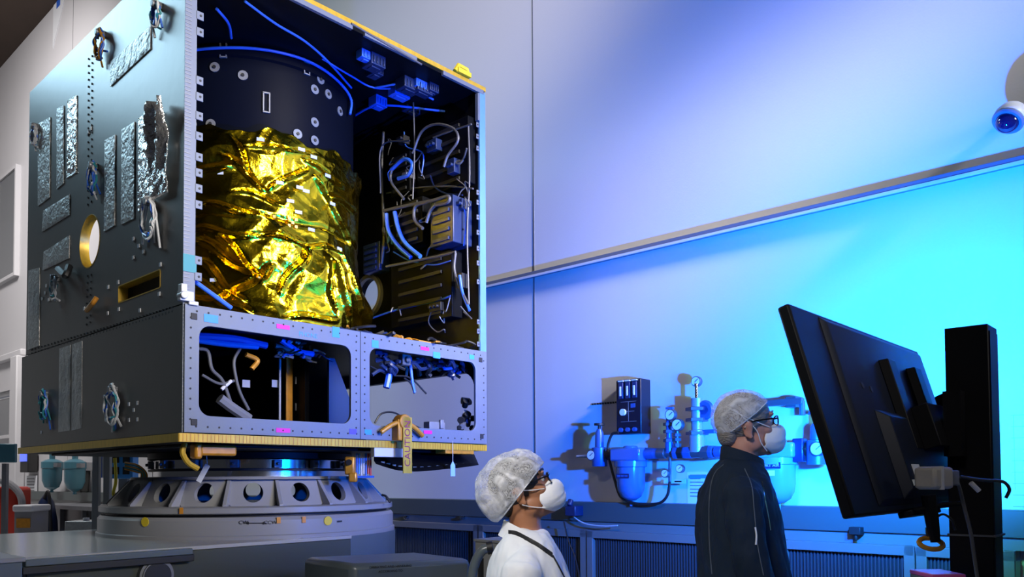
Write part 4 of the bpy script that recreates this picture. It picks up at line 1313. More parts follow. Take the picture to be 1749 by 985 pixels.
# valve towers
def tower(px, ptop, r=.018, m=M_gasblue):
    x = g(px, 775).x; zt2 = g(px, ptop).z
    t_ = MB().lathe([(r * 1.4, .0), (r * 1.4, (zt2 - zc) * .4), (r, (zt2 - zc) * .42), (r, (zt2 - zc))], (x, 0, zc), n=16).build('valve_tower', m, gm)
    for f in (.35, .6, .8): MB().cyl((x, 0, zc + (zt2 - zc) * f - .01), (x, 0, zc + (zt2 - zc) * f + .01), r * 2, n=6).build('tower_nut', M_gas, gm, bevel=.001)
    return x, zt2
tower(1143, 712); gauge(1144, 708, .036); MB().bx((g(1138, 697).x, -.01, g(1143, 697).z - .006), (g(1150, 697).x, .01, g(1143, 697).z + .006)).build('valve_handle', M_wireb, gm)
tower(1157, 735, .012, M_gas); gauge(1156, 725, .038)
x, zz = tower(1191, 680, .034, mat('pale_metal_tube', (.3, .42, .50), .25, .5)); 
MB().cyl((x, 0, zz), (x, 0, zz + .09), .010, n=10).build('tube_stem', M_steel, gm)
gauge(1188, 651, .032, off=P_off)
p = g(1204, 700, P_off); MB().lathe([(.05, -.015), (.06, 0), (.05, .015), (.03, .015), (.03, -.015)], p, axis=(0, 1, 0), n=28).build('ring_handle', M_gasblue, gm)
MB().tube([(x, 0, p.z), (p.x, 0, p.z)], .01, 8).build('ring_stem', M_gas, gm)
p = g(1205, 737); MB().bx((g(1180, 737).x, -.015, p.z - .012), (g(1222, 735).x, .015, p.z + .012)).build('cross_bar', M_gasblue, gm, bevel=.003)
for px, py in ((1160, 800), (1135, 808)):
    gauge(px, py, .026)
MB().tube([(g(1144, 775).x, 0, zc), (g(1144, 820).x, 0, g(1144, 822).z)], .010, 10).build('drain_tube', M_gas, gm)
# right regulator with gauge
x = g(1395, 765).x
MB().lathe([(.055, -.085), (.055, .045), (.035, .05), (.032, .12), (.02, .14)], (x, 0, zc), n=24).build('regulator_body', M_gasblue, gm)
MB().lathe([(.01, .13), (.01, .19), (.04, .19), (.04, .205)], (x, 0, zc), n=16).build('regulator_knob', M_wireb, gm)
gauge(1395, 766, .040, off=P_off + .07)
x = g(1367, 765).x
MB().bx((x - .03, -.04, zc - .07), (x + .03, .03, zc + .06)).build('shutoff_valve', M_navy, gm, bevel=.006)

# arm above the second man's mask
e, l0 = wall_thing('support_rail', 'horizontal metal arm on the wall behind the head of man in navy jacket', 'bracket', 1350, 686, .10)
MB().bx((wl(1316, 686, .1).x - l0.x - .25, -.02, -.018), (wl(1372, 686, .1).x - l0.x, .02, .018)).build('arm_bar', M_gas, e, bevel=.004)
MB().bx((-.03, .0, -.03), (.03, .10, .03)).build('arm_bracket', M_gas, e)
MB().tube([(wl(1370, 686, .1).x - l0.x, 0, 0), (wl(1370, 686, .1).x - l0.x, 0, -.08)], .016, 10).build('arm_tip', M_gasblue, e)

# black control panel
p0, p1 = wl(1053, 648, .12), wl(1094, 741, .12)
e, l0 = wall_thing('control_panel', 'black flow control panel with three tube meters on the wall left of valves', 'control panel', 1073, 694, 0)
hw = (p1.x - p0.x) / 2 + .005; hh = .5 * (wl(1073, 648, .12).z - wl(1073, 741, .12).z)
e.location = WALL_O - A_ * ((p0.x + p1.x) / 2) + Vector((0, 0, wl(1073, 694, .12).z))
MB().bx((-hw, -.12, -hh), (hw, -.002, hh)).build('panel_case', mat('black_panel_enamel', (.006, .007, .016), .35), e, bevel=.006)
for k in (-1, 0, 1):
    x = k * hw * .55
    mt = MB().bx((x - .018, -.132, hh * .30), (x + .018, -.12, hh * .90)).build('flow_meter', M_navy, e, bevel=.003)
    MB().bx((x - .006, -.136, hh * .40), (x + .006, -.132, hh * .75)).build('meter_tube', M_gface, mt)
    MB().bx((x - .02, -.133, hh * .93), (x + .02, -.12, hh * .97)).build('meter_cap', M_gface, mt)
    MB().cyl((x, -.14, -hh * .85), (x, -.12, -hh * .85), .014, n=14).build('panel_knob', M_gasblue, e)
ln = MB()
for a, b, c, d in ((-.6, .18, .6, .18), (-.0, .18, -.0, -.55), (-.6, -.55, .6, -.55), (-.45, -.18, .45, -.18)):
    ln.bx((min(a, c) * hw - .002, -.1215, min(b, d) * hh - .002), (max(a, c) * hw + .002, -.12, max(b, d) * hh + .002))
ln.build('schematic_lines', M_alud, e)
MB().cyl((-.4 * hw, -.135, -.2 * hh), (-.4 * hw, -.12, -.2 * hh), .022, n=20).build('panel_gauge', M_gface, e)
MB().bx((.2 * hw, -.123, -.05 * hh), (.55 * hw, -.12, .1 * hh)).build('panel_switch', M_gasblue, e)
# lettering left of panel
e, l0 = wall_thing('wall_pin_row', 'row of thin pins on the wall left of the black control panel', 'pins', 1040, 688, 0)
for k in range(10): MB().bx((-.14 + .022 * k, -.01, -.006), (-.13 + .022 * k, 0, .006)).build('pin', M_ink, e)
# black hose loop
e, l0 = wall_thing('black_hose', 'black hose looping from control panel below the filter bowl', 'hose', 1050, 800, .1)
MB().tube(catmull([wl(a, b, .16) - l0 for a, b in ((1056, 738), (1045, 742), (1038, 765), (1042, 790), (1050, 820), (1060, 848), (1080, 858), (1105, 861), (1128, 858), (1140, 845), (1144, 822))]), .009, 10).build('hose_run', M_dark, e)
e, l0 = wall_thing('paper_notice', 'printed paper notice on the wall beneath the gas pipes', 'notice', 1195, 835, 0)
a, b = wl(1174, 806, 0) - l0, wl(1215, 862, 0) - l0
MB().bx((a.x, -.003, b.z), (b.x, 0, a.z)).build('notice_sheet', M_paper, e)
MB().bx((a.x + .01, -.0045, a.z - .04), (b.x - .01, -.003, a.z - .02)).build('notice_header', M_blue_t, e)
for k in range(7): MB().bx((a.x + .02, -.0042, b.z + .05 + .022 * k), (b.x - .03 - .02 * (k % 3), -.003, b.z + .056 + .022 * k)).build('print_line', M_alud, e)
MB().bx((b.x - .08, -.005, b.z + .04), (b.x - .05, -.003, b.z + .08)).build('notice_mark', M_navy, e)
e, l0 = wall_thing('label_strip', 'narrow white label strip on the wall below the small gauges', 'label', 1150, 822, .06)
MB().bx((-.09, -.004, -.012), (.09, 0, .012)).build('strip', M_paper, e)
MB().bx((-.02, 0, -.01), (.02, .06, .01)).build('strip_standoff', M_alud, e)
MB().bx((.012, -.006, -.005), (.062, -.004, .005)).build('strip_mark', M_ink, e)
# wiring chart at right edge
e, l0 = wall_thing('wall_chart', 'pale line drawing chart on the wall at the right border', 'chart', 1738, 770, 0)
a, b = wl(1722, 695, 0) - l0, wl(1800, 905, 0) - l0
MB().bx((a.x, -.003, b.z), (b.x, 0, a.z)).build('chart_sheet', mat('chart_paper', (.62, .66, .62), .7), e)
g2 = MB()
for k in range(9): g2.bx((a.x + .01, -.0042, a.z - .04 - .055 * k), (b.x - .02, -.003, a.z - .042 - .055 * k))
for k in range(4): g2.bx((a.x + .02 + .05 * k, -.0042, a.z - .4), (a.x + .022 + .05 * k, -.003, a.z - .04))
g2.build('chart_lines', M_alud, e)

# security camera dome at right
e, l0 = wall_thing('dome_camera', 'round security dome camera high on the wall at right border', 'camera', 1726, 200, .17)
ax = (-.30, -.55, -.78)
MB().lathe([(.0, -.06), (.045, -.055), (.065, -.03), (.072, .0), (.070, .02), (.055, .03)], (0, 0, 0), axis=ax, n=40).build('camera_housing', mat('pale_camera_plastic', (.42, .47, .50), .35), e)
MB().lathe([(.052, .028), (.050, .045), (.040, .065), (.022, .078), (0, .082)], (0, 0, 0), axis=ax, n=32).build('dome_glass', M_dome, e)
MB().lathe([(.068, .015), (.070, .030), (.064, .038), (.053, .036)], (0, 0, 0), axis=ax, n=40).build('camera_ring', M_alu, e)
MB().tube(catmull([(0, .02, .03), (0, .07, .06), (0, .165, .06)]), .028, 12).build('camera_arm', M_paint, e)
MB().cyl((0, .168, .06), (0, .15, .06), .045, n=24).build('wall_plate', M_paint, e)

# ------------------------------------------------------------------ monitor, column
P0 = Vector((.8216, 1.95, 1.32))
th = math.atan2(.1576, .5456)
U_ = Vector((A_.x * math.sin(th), A_.y * math.sin(th), math.cos(th)))
NB = B_.cross(U_).normalized()           # faces the room side behind the screen?
if NB.dot(A_) > 0: NB = -NB
MW, MH = 1.106, .568
def mloc(u, v, w): return P0 + B_ * (u * MW) + U_ * (v * MH) + NB * w
mon_o = mloc(.5, 0, 0)
mon = empty('wall_monitor', mon_o, 0, 'large black flat monitor seen from behind, tilted on the black column', 'monitor')
mon.name = 'flat_monitor'
ml = lambda u, v, w: mloc(u, v, w) - mon_o
def mslab(name, u0, u1, v0, v1, w0, w1, m, parent=mon, bevel=.003, inset=0):
    q = [ml(u0, v0, w0), ml(u1, v0, w0), ml(u1, v1, w0), ml(u0, v1, w0)]
    q2 = [ml(u0 + inset, v0 + inset * 1.6, w1), ml(u1 - inset, v0 + inset * 1.6, w1), ml(u1 - inset, v1 - inset * 1.6, w1), ml(u0 + inset, v1 - inset * 1.6, w1)]
    b = MB().add(q + q2, [(0, 1, 2, 3), (4, 7, 6, 5), (0, 4, 5, 1), (1, 5, 6, 2), (2, 6, 7, 3), (3, 7, 4, 0)])
    return b.build(name, m, parent, bevel=bevel)
mslab('monitor_shell', 0, 1, 0, 1, -.02, .012, M_col, bevel=.006)
mslab('screen', .012, .988, .02, .98, -.0225, -.0202, M_glowscr, bevel=0)
mslab('rear_cover', .17, .985, .03, .985, .012, .024, M_tv, inset=.020)
mslab('rear_bulge', .33, .93, .05, .52, .024, .050, M_tv, inset=.03)
for u in (.50, .74):
    mslab('mount_rail', u, u + .07, .30, .82, .024, .052, M_col, inset=.004)
mslab('mount_plate', .56, .84, .30, .54, .050, .10, M_col)
for u, v in ((.30, .64), (.36, .63)):
    MB().cyl(ml(u, v, .023), ml(u, v, .026), .010, n=12).build('screw_recess', M_ink, mon)
mslab('rating_label', .40, .46, .115, .22, .0505, .0525, M_paper, bevel=0)
mslab('white_sticker', .365, .385, .11, .14, .0505, .0525, M_paper, bevel=0)
lt = MB()
for k in range(5): pass
mslab('speaker_lip', .35, .60, -.03, .0, -.01, .03, M_col)

colp = at(1664, 817, 2.5); colp.z = 0
cs = empty('monitor_column', colp, RZW, 'tall square black column carrying the monitor', 'column')
ctop = HZ + (817 - 556) / F * 2.42
MB().bx((-.060, -.060, .06), (.060, .060, ctop)).build('column_shaft', M_col, cs, bevel=.003)
MB().bx((.0602, -.05, .06), (.0635, .05, ctop - .02)).build('column_side_cover', M_tv, cs)
MB().bx((-.15, -.16, 0.02), (.17, .16, .06)).build('column_base', M_col, cs, bevel=.01)
for a in (-1, 1):
    for b in (-1, 1): MB().cyl((a * .12, b * .12, 0), (a * .12, b * .12, .025), .03, n=12).build('caster', M_dark, cs)
MB().bx((-.064, -.064, 1.235), (.068, .064, 1.241)).build('tie_strap', M_wire, cs)
# arm joining them
ar = MB()
pa = colp + Vector((-.06, -.02, 1.58)); pb = mloc(.72, .42, .10)
cl_ = lambda p: Matrix.Rotation(-RZW, 4, 'Z') @ (p - colp)
ar.tube([cl_(pa), cl_(pb)], .028, 10).box(cl_(pa) , (.05, .12, .2)).build('support_arm', M_col, cs)
ar = MB().cyl(cl_(mloc(.80, .62, .11)), cl_(mloc(.80, .55, .11)), .045, n=20).tube([cl_(mloc(.80, .56, .11)), cl_(colp + Vector((-.06, -.02, 1.68)))], .02, 10)
ar.build('tilt_joint', M_col, cs)
# lower stalk with ring below the monitor
e = empty('hanging_stalk', at(1586, 860, 2.25), 0, 'dark stalk hanging below the monitor towards an amber ring', 'stalk')
q = lambda px, py: at(px, py, 2.25) - at(1586, 860, 2.25)
MB().tube([q(1586, 845), q(1592, 890), q(1598, 925)], .018, 10, rs=[.02, .018, .013]).build('stalk_rod', M_col, e)
MB().tube([q(1560, 872), q(1610, 862), q(1640, 860)], .008, 8).build('stalk_bracket', M_col, e)
e = empty('amber_tape_ring', at(1590, 928, 2.25), 0, 'amber ring of tape hanging under the monitor', 'tape ring')
rp = []
for k in range(24):
    a = 2 * PI * k / 24
    rp.append(Vector((.032 * math.cos(a), .020 * math.sin(a), .014 * math.sin(a))))
MB().tube(rp, .007, 8, closed=True).build('ring_band', M_kapd, e)
MB().tube([rp[6] * .9, rp[6] + Vector((0, 0, .03))], .004, 6).build('ring_tie', M_dark, e)
# power adapter on the arm
e = empty('power_adapter', at(1597, 816, 2.08), .5, 'beige power adapter strapped beneath the monitor mount', 'power adapter')
MB().bx((-.045, -.03, -.028), (.035, .03, .028)).build('adapter_body', mat('beige_plastic', (.38, .35, .32), .5), e, bevel=.008)
MB().bx((.035, -.02, -.02), (.075, .02, .02)).build('adapter_plug', M_alud, e, bevel=.004)
MB().bx((-.02, -.032, -.03), (-.010, .032, .03)).build('adapter_strap', M_white, e)
e = empty('grey_lead', at(1640, 830, 2.15), 0, 'thin grey cord running from the adapter down the black column', 'cord')
q = lambda px, py, Z=2.15: at(px, py, Z) - at(1640, 830, 2.15)
MB().tube(catmull([q(1622, 815), q(1636, 825), (q(1648, 870)), q(1658, 910), q(1664, 950), q(1670, 990)]), .005, 8).build('cord_run', M_wire, e)
e = empty('black_cable_loop', at(1690, 830, 2.15), 0, 'black cable looping in front of the column to its right side', 'cable')
q = lambda px, py, Z=2.15: at(px, py, Z) - at(1690, 830, 2.15)
MB().tube(catmull([q(1640, 814), q(1680, 820), q(1712, 822), q(1724, 835), q(1718, 850)]), .0045, 8).build('cable_run', M_wirek, e)
MB().tube([q(1658, 824), q(1672, 838)], .007, 8).build('cable_tag', M_white, e)
e = empty('loose_power_lead', at(1620, 890, 2.3), 0, 'thin black lead curving out under the monitor', 'lead')
q = lambda px, py, Z=2.3: at(px, py, Z) - at(1620, 890, 2.3)
MB().tube(catmull([q(1600, 882), q(1612, 878), q(1626, 888), q(1632, 905)]), .0035, 6).build('lead_run', M_wirek, e)
# pink topped device at the bottom right
e = empty('pink_top_device', at(1608, 979, 2.3).xy.to_3d(), 0, 'device with pink and pale top just showing at the bottom edge', 'device')
zz = at(1608, 979, 2.3).z
MB().bx((-.05, -.04, .0), (.04, .08, zz - .01)).build('device_body', M_paint, e)
MB().bx((-.05, -.045, zz - .01), (.045, .085, zz + .003)).build('device_top', mat('pink_plastic', (.75, .12, .35), .4), e, bevel=.003)

# small fixtures on the ledge rail and hoses
e, l0 = wall_thing('ledge_clamp', 'small black clamp on the ledge rail right of the navy jacket', 'clamp', 1464, 906, .13)
MB().bx((-.03, -.04, -.02), (.03, .02, .02)).cyl((0, -.02, -.02), (0, -.02, -.05), .01, n=10).build('clamp_body', M_dark, e, bevel=.004)
for (px, lab) in ((694, 'small knob on the ledge rail beside the turntable'), (790, 'small knob on the ledge rail behind the man in white coat')):
    e, l0 = wall_thing('rail_knob', lab, 'knob', px, 884, .115)
    MB().cyl((0, .015, 0), (0, -.015, 0), .016, n=14).cyl((0, -.015, 0), (0, -.03, 0), .010, n=14).build('knob_body', M_steel, e)
e, l0 = wall_thing('wall_outlet_cup', 'small blue fitting on the ledge beside the white mask', 'fitting', 980, 868, .16)
MB().bx((-.04, -.05, -.05), (.05, .06, .02)).cyl((0, -.05, .02), (0, -.03, .06), .02, n=12).build('fitting_body', M_navy, e, bevel=.006)
e, l0 = wall_thing('white_cable', 'thin white cable trailing right from the ledge fitting', 'cable', 985, 875, .16)
q = lambda px, py: wl(px, py, .16) - l0
MB().tube(catmull([q(974, 868), q(980, 882), q(1000, 894), q(1030, 898), q(1055, 897)]), .005, 6).build('cable_run', M_white, e)
e, l0 = wall_thing('black_lead', 'thin black lead hanging down behind the white coat', 'lead', 975, 930, .2)
q = lambda px, py: wl(px, py, .2) - l0
MB().tube(catmull([q(963, 890), q(970, 920), q(982, 950), q(990, 985)]), .005, 6).build('lead_run', M_wirek, e)
e = empty('blue_hose', at(815, 960, 3.7), 0, 'blue-grey hose bending down behind the man in white coat', 'hose')
q = lambda px, py: at(px, py, 3.7) - at(815, 960, 3.7)
MB().tube(catmull([q(836, 936), q(824, 940), q(814, 955), q(808, 975), q(806, 1000), q(806, 1080)]), .022, 12).build('hose_run', M_paintb2, e)
MB().cyl(q(832, 936), q(842, 934), .03, n=16).build('hose_coupling', M_dark, e)
e = empty('standing_hose_cabinet', at(826, 930, 3.95).xy.to_3d(), RZW, 'plain grey cabinet behind the blue-grey hose', 'cabinet')
e.name = 'hose_cabinet'
zz = at(826, 925, 3.95).z
MB().bx((-.06, 0, 0), (.20, .25, zz)).build('cabinet_body', M_ledge_frame, e, bevel=.004)
MB().bx((-.065, -.005, zz), (.205, .255, zz + .012)).build('cabinet_top', M_ledge_frame, e)
MB().bx((-.02, -.02, zz - .2), (0, 0, zz - .08)).build('cabinet_handle', M_dark, e)

# ------------------------------------------------------------------ people
def build_head(mb, T_, nose=1.0):
    E_ = lambda c, r, rot=None: mb.ell(T_ @ Vector(c), r, (T_.to_3x3() @ (rot or Matrix.Identity(3))), 24)
    E_((0, 0, .048), (.098, .076, .088))
    E_((-.02, 0, .035), (.078, .072, .075))
    E_((.035, 0, .015), (.064, .066, .078))
    E_((.040, 0, -.035), (.055, .057, .058))
    E_((.050, 0, -.060), (.048, .046, .036))
    E_((.082, 0, -.078), (.021, .026, .017))
    for s in (-1, 1):
        E_((.018, .050 * s, -.045), (.038, .014, .032), Matrix.Rotation(-.5, 3, 'Y'))
        E_((.064, .040 * s, -.006), (.026, .022, .020))
        E_((.088, .030 * s, .052), (.014, .024, .008))
        E_((-.006, .075 * s, -.002), (.017, .007, .031), Matrix.Rotation(.25, 3, 'Y') @ Matrix.Rotation(.25 * s, 3, 'Z'))
        E_((-.012, .079 * s, .016), (.020, .007, .017), Matrix.Rotation(.3 * s, 3, 'Z'))
        E_((.000, .077 * s, -.026), (.010, .007, .012))
        E_((.098, .010 * s, -.008), (.012, .010, .009))
    E_((.100, 0, .020), (.012, .010, .030), Matrix.Rotation(-.35, 3, 'Y'))
    E_((.112, 0, -.002), (.016 * nose, .012, .011))
    E_((.094, 0, -.040), (.014, .026, .008)); E_((.092, 0, -.050), (.014, .024, .008))


def hand(mb, wrist, d, side, curl=.5):
    """relaxed hand hanging in direction d; side +1 thumb towards +x (forward)"""
    d = Vector(d).normalized(); f = Vector((1, 0, 0)); f = (f - d * f.dot(d)).normalized(); n = d.cross(f) * side
    W = Vector(wrist)
    mb.tube([W - d * .03, W + d * .02, W + d * .055, W + d * .09], .02, 12, rs=[.026, .026, .020, .016])
    for k in range(4):
        o_ = f * (.030 - .020 * k)
        mb.tube([W + d * .02 + o_ * .7, W + d * .085 + o_], .012, 10, rs=[.014, .011])
        L = (.070, .078, .072, .056)[k]
        a = W + d * .085 + o_ * 1.05
        b = a + (d + n * .25 * curl).normalized() * L * .45
        c = b + (d + n * .9 * curl).normalized() * L * .32
        e_ = c + (d + n * 1.5 * curl).normalized() * L * .27
        mb.tube([a, b, c, e_], .008, 10, rs=[.0095, .009, .008, .0065])
        mb.ell(e_, (.0066,) * 3, n=10)
    a = W + d * .025 + f * .026
    b = a + (d * .7 + f * .75 + n * .2).normalized() * .035
    c = b + (d * .95 + f * .3 + n * .4).normalized() * .03
    mb.tube([a - f * .012, a, b, c], .01, 10, rs=[.014, .013, .0105, .008]); mb.ell(c, (.008,) * 3, n=10)


def ring(cx_, cy_, z, rx, ry, n=32, p=2.3, tilt=0):
    out = []
    for k in range(n):
        a = 2 * PI * k / n
        c_, s_ = math.cos(a), math.sin(a)
        x = math.copysign(abs(c_) ** (2 / p), c_) * rx; y = math.copysign(abs(s_) ** (2 / p), s_) * ry
        out.append(Vector((cx_ + x, cy_ + y, z + tilt * x)))
    return out


def folds(me, amp, seed, sc_=(9, 9, 5), keep=None):
    cos_ = [v.co.copy() for v in me.vertices]; nrs_ = [v.normal.copy() for v in me.vertices]
    for v, p, nn_ in zip(me.vertices, cos_, nrs_):
        n_ = noise.noise(Vector((p.x * sc_[0], p.y * sc_[1], p.z * sc_[2] + seed))) * .7 + abs(noise.noise(Vector((p.x * sc_[0] * 2 + 4, p.y * sc_[1] * 2, p.z * sc_[2] * 1.5 + seed)))) * .6
        v.co = p + nn_ * (n_ * amp)


def person(name, label, base, ear, tilt, skin, hair_m, torso, sleeve, cloth, cloth_name, collar, trouser_m, cap_fn, seed, neck_top, neck_base, glasses_m, yaw=0.0):
    """base: world xy of feet; everything below in coordinates relative to base, x forward"""
    e = empty(name, Vector((base[0], base[1], 0)), yaw, label, 'person')
    T_ = Matrix.Translation(Vector(ear)) @ Matrix.Rotation(-math.radians(tilt), 4, 'Y')
    b = MB()
    build_head(b, T_)
    # neck, torso core, arms, legs inside the clothes
    nt_, nb_ = Vector(neck_top), Vector(neck_base)
    b.tube([T_ @ Vector((-.005, 0, .0)), nt_, (nt_ + nb_) / 2, nb_, nb_ + Vector((-.01, 0, -.08))], .06, 24, rs=[.05, .056, .054, .060, .085])
    shz = torso[-2][0]
    tr_ = [ring(cx_, 0, z, rx * .86, ry * .86) for z, cx_, rx, ry in torso]
    b.loft(tr_)
    for s in (-1, 1):
        pts = [Vector((p[0], p[1] * s, p[2])) for p in sleeve]
        b.tube(pts, .04, 14, rs=[.050, .044, .037, .030, .025][:len(pts)])
        d = (pts[-1] - pts[-2]).normalized()
        hand(b, pts[-1] + d * .02, d, s)
        hip = torso[0][0]
        b.tube([(torso[0][1], .09 * s, hip + .05), (.02, .09 * s, .50), (-.01, .095 * s, .09)], .06, 14, rs=[.085, .055, .036])
        b.ell((.04, .095 * s, .045), (.12, .042, .035), n=16)
    me = evaluated(b, .0055, 4, .5)
    link('body', me, skin, e, True, 60)
    # eyes
    for s in (-1, 1):
        c = T_ @ Vector((.081, .031 * s, .030))
        MB().ell(c, (.0125,) * 3, n=16).build('eye', M_eye, e)
        MB().ell(T_ @ Vector((.0905, .031 * s, .030)), (.0045, .006, .006), n=12).build('iris', M_iris, e)
        MB().tube(catmull([T_ @ Vector((.098, .014 * s, .058)), T_ @ Vector((.098, .030 * s, .063)), T_ @ Vector((.086, .048 * s, .058))]), .0035, 6).build('eyebrow', hair_m, e)
    # hair
    h = MB()
    vs = []
    for i in range(25):
        for k in range(40):
            th_, a = PI * i / 24, 2 * PI * k / 40
            x, y, z = .102 * math.sin(th_) * math.cos(a), .0815 * math.sin(th_) * math.sin(a), .093 * math.cos(th_)
            vs.append((x - .003, y, z + .047))
    keep = []
    for i in range(24):
        for k in range(40):
            k2 = (k + 1) % 40
            c = Vector(vs[i * 40 + k])
            low = .052 if c.x > .06 else (.018 if c.x > .02 else (.0 if c.x > -.02 else -.04))
            front = c.x > .077
            if c.z > low and not front: keep.append((i * 40 + k, (i + 1) * 40 + k, (i + 1) * 40 + k2, i * 40 + k2))
    me = bpy.data.meshes.new('hair'); me.from_pydata([tuple(T_ @ Vector(v)) for v in vs], [], keep)
    import bmesh
    bm = bmesh.new(); bm.from_mesh(me); bmesh.ops.delete(bm, geom=[v for v in bm.verts if not v.link_faces], context='VERTS'); bm.to_mesh(me); bm.free()
    ho = link('hair', me, hair_m, e, True, 60); s_ = ho.modifiers.new('t', 'SOLIDIFY'); s_.thickness = .008; s_.offset = -1
    # nape hair
    MB().ell(T_ @ Vector((-.062, 0, -.010)), (.035, .058, .05), T_.to_3x3(), 20).build('nape_hair', hair_m, e)
    # mask: moulded cup
    m = MB(); vs = []
    NA, NR = 40, 14
    for i in range(NR + 1):
        t = i / NR
        for k in range(NA):
            a = 2 * PI * k / NA
            yy = math.cos(a) * .062; zz = math.sin(a) * (.058 if math.sin(a) > 0 else .052)
            rim_x = .052 + .052 * (1 - (abs(yy) / .062) ** 2) + (-.012 if zz < -.02 else 0)
            tip = Vector((.158, 0, -.034))
            rim = Vector((rim_x, yy, -.040 + zz))
            w = 1 - (1 - t) ** 1.0
            p = rim.lerp(Vector((tip.x, 0, tip.z)), t)
            bulge = math.sin(PI * min(1, t)) * .018
            d_ = (rim - Vector((.07, 0, -.04))); d_.x = .3 * abs(d_.x) + .02
            p = p + d_.normalized() * bulge
            p.x = min(p.x, .158)
            p.x += -.010 * (t ** 6)
            vs.append(tuple(T_ @ p))
    fs = [(i * NA + k, i * NA + (k + 1) % NA, (i + 1) * NA + (k + 1) % NA, (i + 1) * NA + k) for i in range(NR) for k in range(NA)]
    m.add(vs, fs)
    mo = m.build('face_mask', M_mask, e, ang=70); s_ = mo.modifiers.new('t', 'SOLIDIFY'); s_.thickness = .002
    for s in (-1, 1):
        if seed == 2:
            l1 = [(.075, .058 * s, .004), (.03, .074 * s, .022), (-.03, .084 * s, .052), (-.075, .062 * s, .085)]
            l2 = [(.060, .055 * s, -.080), (.038, .066 * s, -.050), (.022, .074 * s, -.005), (-.02, .086 * s, .038), (-.055, .075 * s, .075)]
        else:
            l1 = [(.080, .056 * s, -.004), (.04, .071 * s, .005), (.004, .079 * s, .016), (-.018, .083 * s, .018)]
            l2 = [(.062, .058 * s, -.066), (.04, .064 * s, -.058), (.012, .072 * s, -.044), (-.01, .080 * s, -.03)]
        for l in (l1, l2): MB().tube(catmull([T_ @ Vector(p) for p in l]), .0018, 6).build('mask_strap', M_mask, mo)
    # glasses
    gl_ = MB()
    for s in (-1, 1):
        pts = [T_ @ Vector((.112 - .006 * abs(math.cos(a)), .033 * s + .026 * math.cos(a), .028 + .017 * math.sin(a))) for a in [2 * PI * k / 24 for k in range(24)]]
        gl_.tube(pts, .0024, 6, closed=True)
        gl_.tube([T_ @ Vector(p) for p in ((.106, .060 * s, .034), (.09, .070 * s, .034), (.03, .078 * s, .030), (-.008, .082 * s, .024), (-.022, .080 * s, .004))], .003, 6)
    gl_.tube([T_ @ Vector((.112, -.008, .034)), T_ @ Vector((.115, 0, .037)), T_ @ Vector((.112, .008, .034))], .0022, 6)
    go = gl_.build('glasses', glasses_m, e)
    for s in (-1, 1):
        q = [T_ @ Vector((.111 - .006 * abs(math.cos(a)), .033 * s + .025 * math.cos(a), .028 + .016 * math.sin(a))) for a in [2 * PI * k / 20 for k in range(20)]]
        MB().slab(q, T_.to_3x3() @ Vector((1, 0, 0)), .001).build('lens', M_lens, go)
    # clothes
    c = MB(); c.loft([ring(cx_, 0, z, rx, ry) for z, cx_, rx, ry in torso])
    for s in (-1, 1):
        pts = [Vector((p[0], p[1] * s, p[2])) for p in sleeve]
        c.ell(pts[0] + Vector((0, -.01 * s, -.005)), (.060, .056, .060), n=20)
        sp_ = catmull(pts, 5); k = len(sp_)
        c.tube(sp_, .05, 20, rs=[.064 - .026 * (i / (k - 1)) + .003 * math.sin(i * 1.9) for i in range(k)])
    me = evaluated(c, .007, 26, .6)
    folds(me, .020, seed, (7, 7, 4)); folds(me, .006, seed + 9, (24, 24, 10))
    # open the neck: collar handled separately
    co = link(cloth_name, me, cloth, e, True, 60)
    # collar: standing band round the neck
    cc, cz, crx, cry, ch, ctilt = collar
    rb = []
    for (dz, k_) in ((-.028, 1.22), (0, 1.06), (ch, 1.0), (ch + .003, .95), (ch - .01, .90), (-.02, .95)):
        rb.append([Vector((cc + crx * k_ * math.cos(a), cry * k_ * math.sin(a), cz + dz + ctilt * crx * math.cos(a))) for a in [2 * PI * j / 36 for j in range(36)]])
    fs = []; vs = [p for r in rb for p in r]
    for i in range(len(rb) - 1):
        for k in range(36): fs.append((i * 36 + k, i * 36 + (k + 1) % 36, (i + 1) * 36 + (k + 1) % 36, (i + 1) * 36 + k))
    MB().add(vs, fs).build('collar', cloth, co, ang=60)
    # trousers and shoes
    tz = torso[0][0]
    t2 = MB(); t2.loft([ring(torso[0][1], 0, tz - .12, torso[0][2] * .82, torso[0][3] * .88), ring(torso[0][1], 0, tz + .15, torso[0][2] * .85, torso[0][3] * .88)])
    for s in (-1, 1):
        t2.tube([(torso[0][1], .09 * s, tz), (.02, .09 * s, .52), (-.01, .095 * s, .07)], .08, 20, rs=[.098, .078, .064])
        sh = MB().ell((.045, .095 * s, .045), (.145, .052, .045), n=24)
        sh.v = [(x, y, max(z, .0)) for x, y, z in sh.v]
        sh.build('shoe', M_dark, e)
    me = evaluated(t2, .010, 6, .6); link('trousers', me, trouser_m, e, True, 60)
    cap_fn(e, T_)
    return e, T_, co


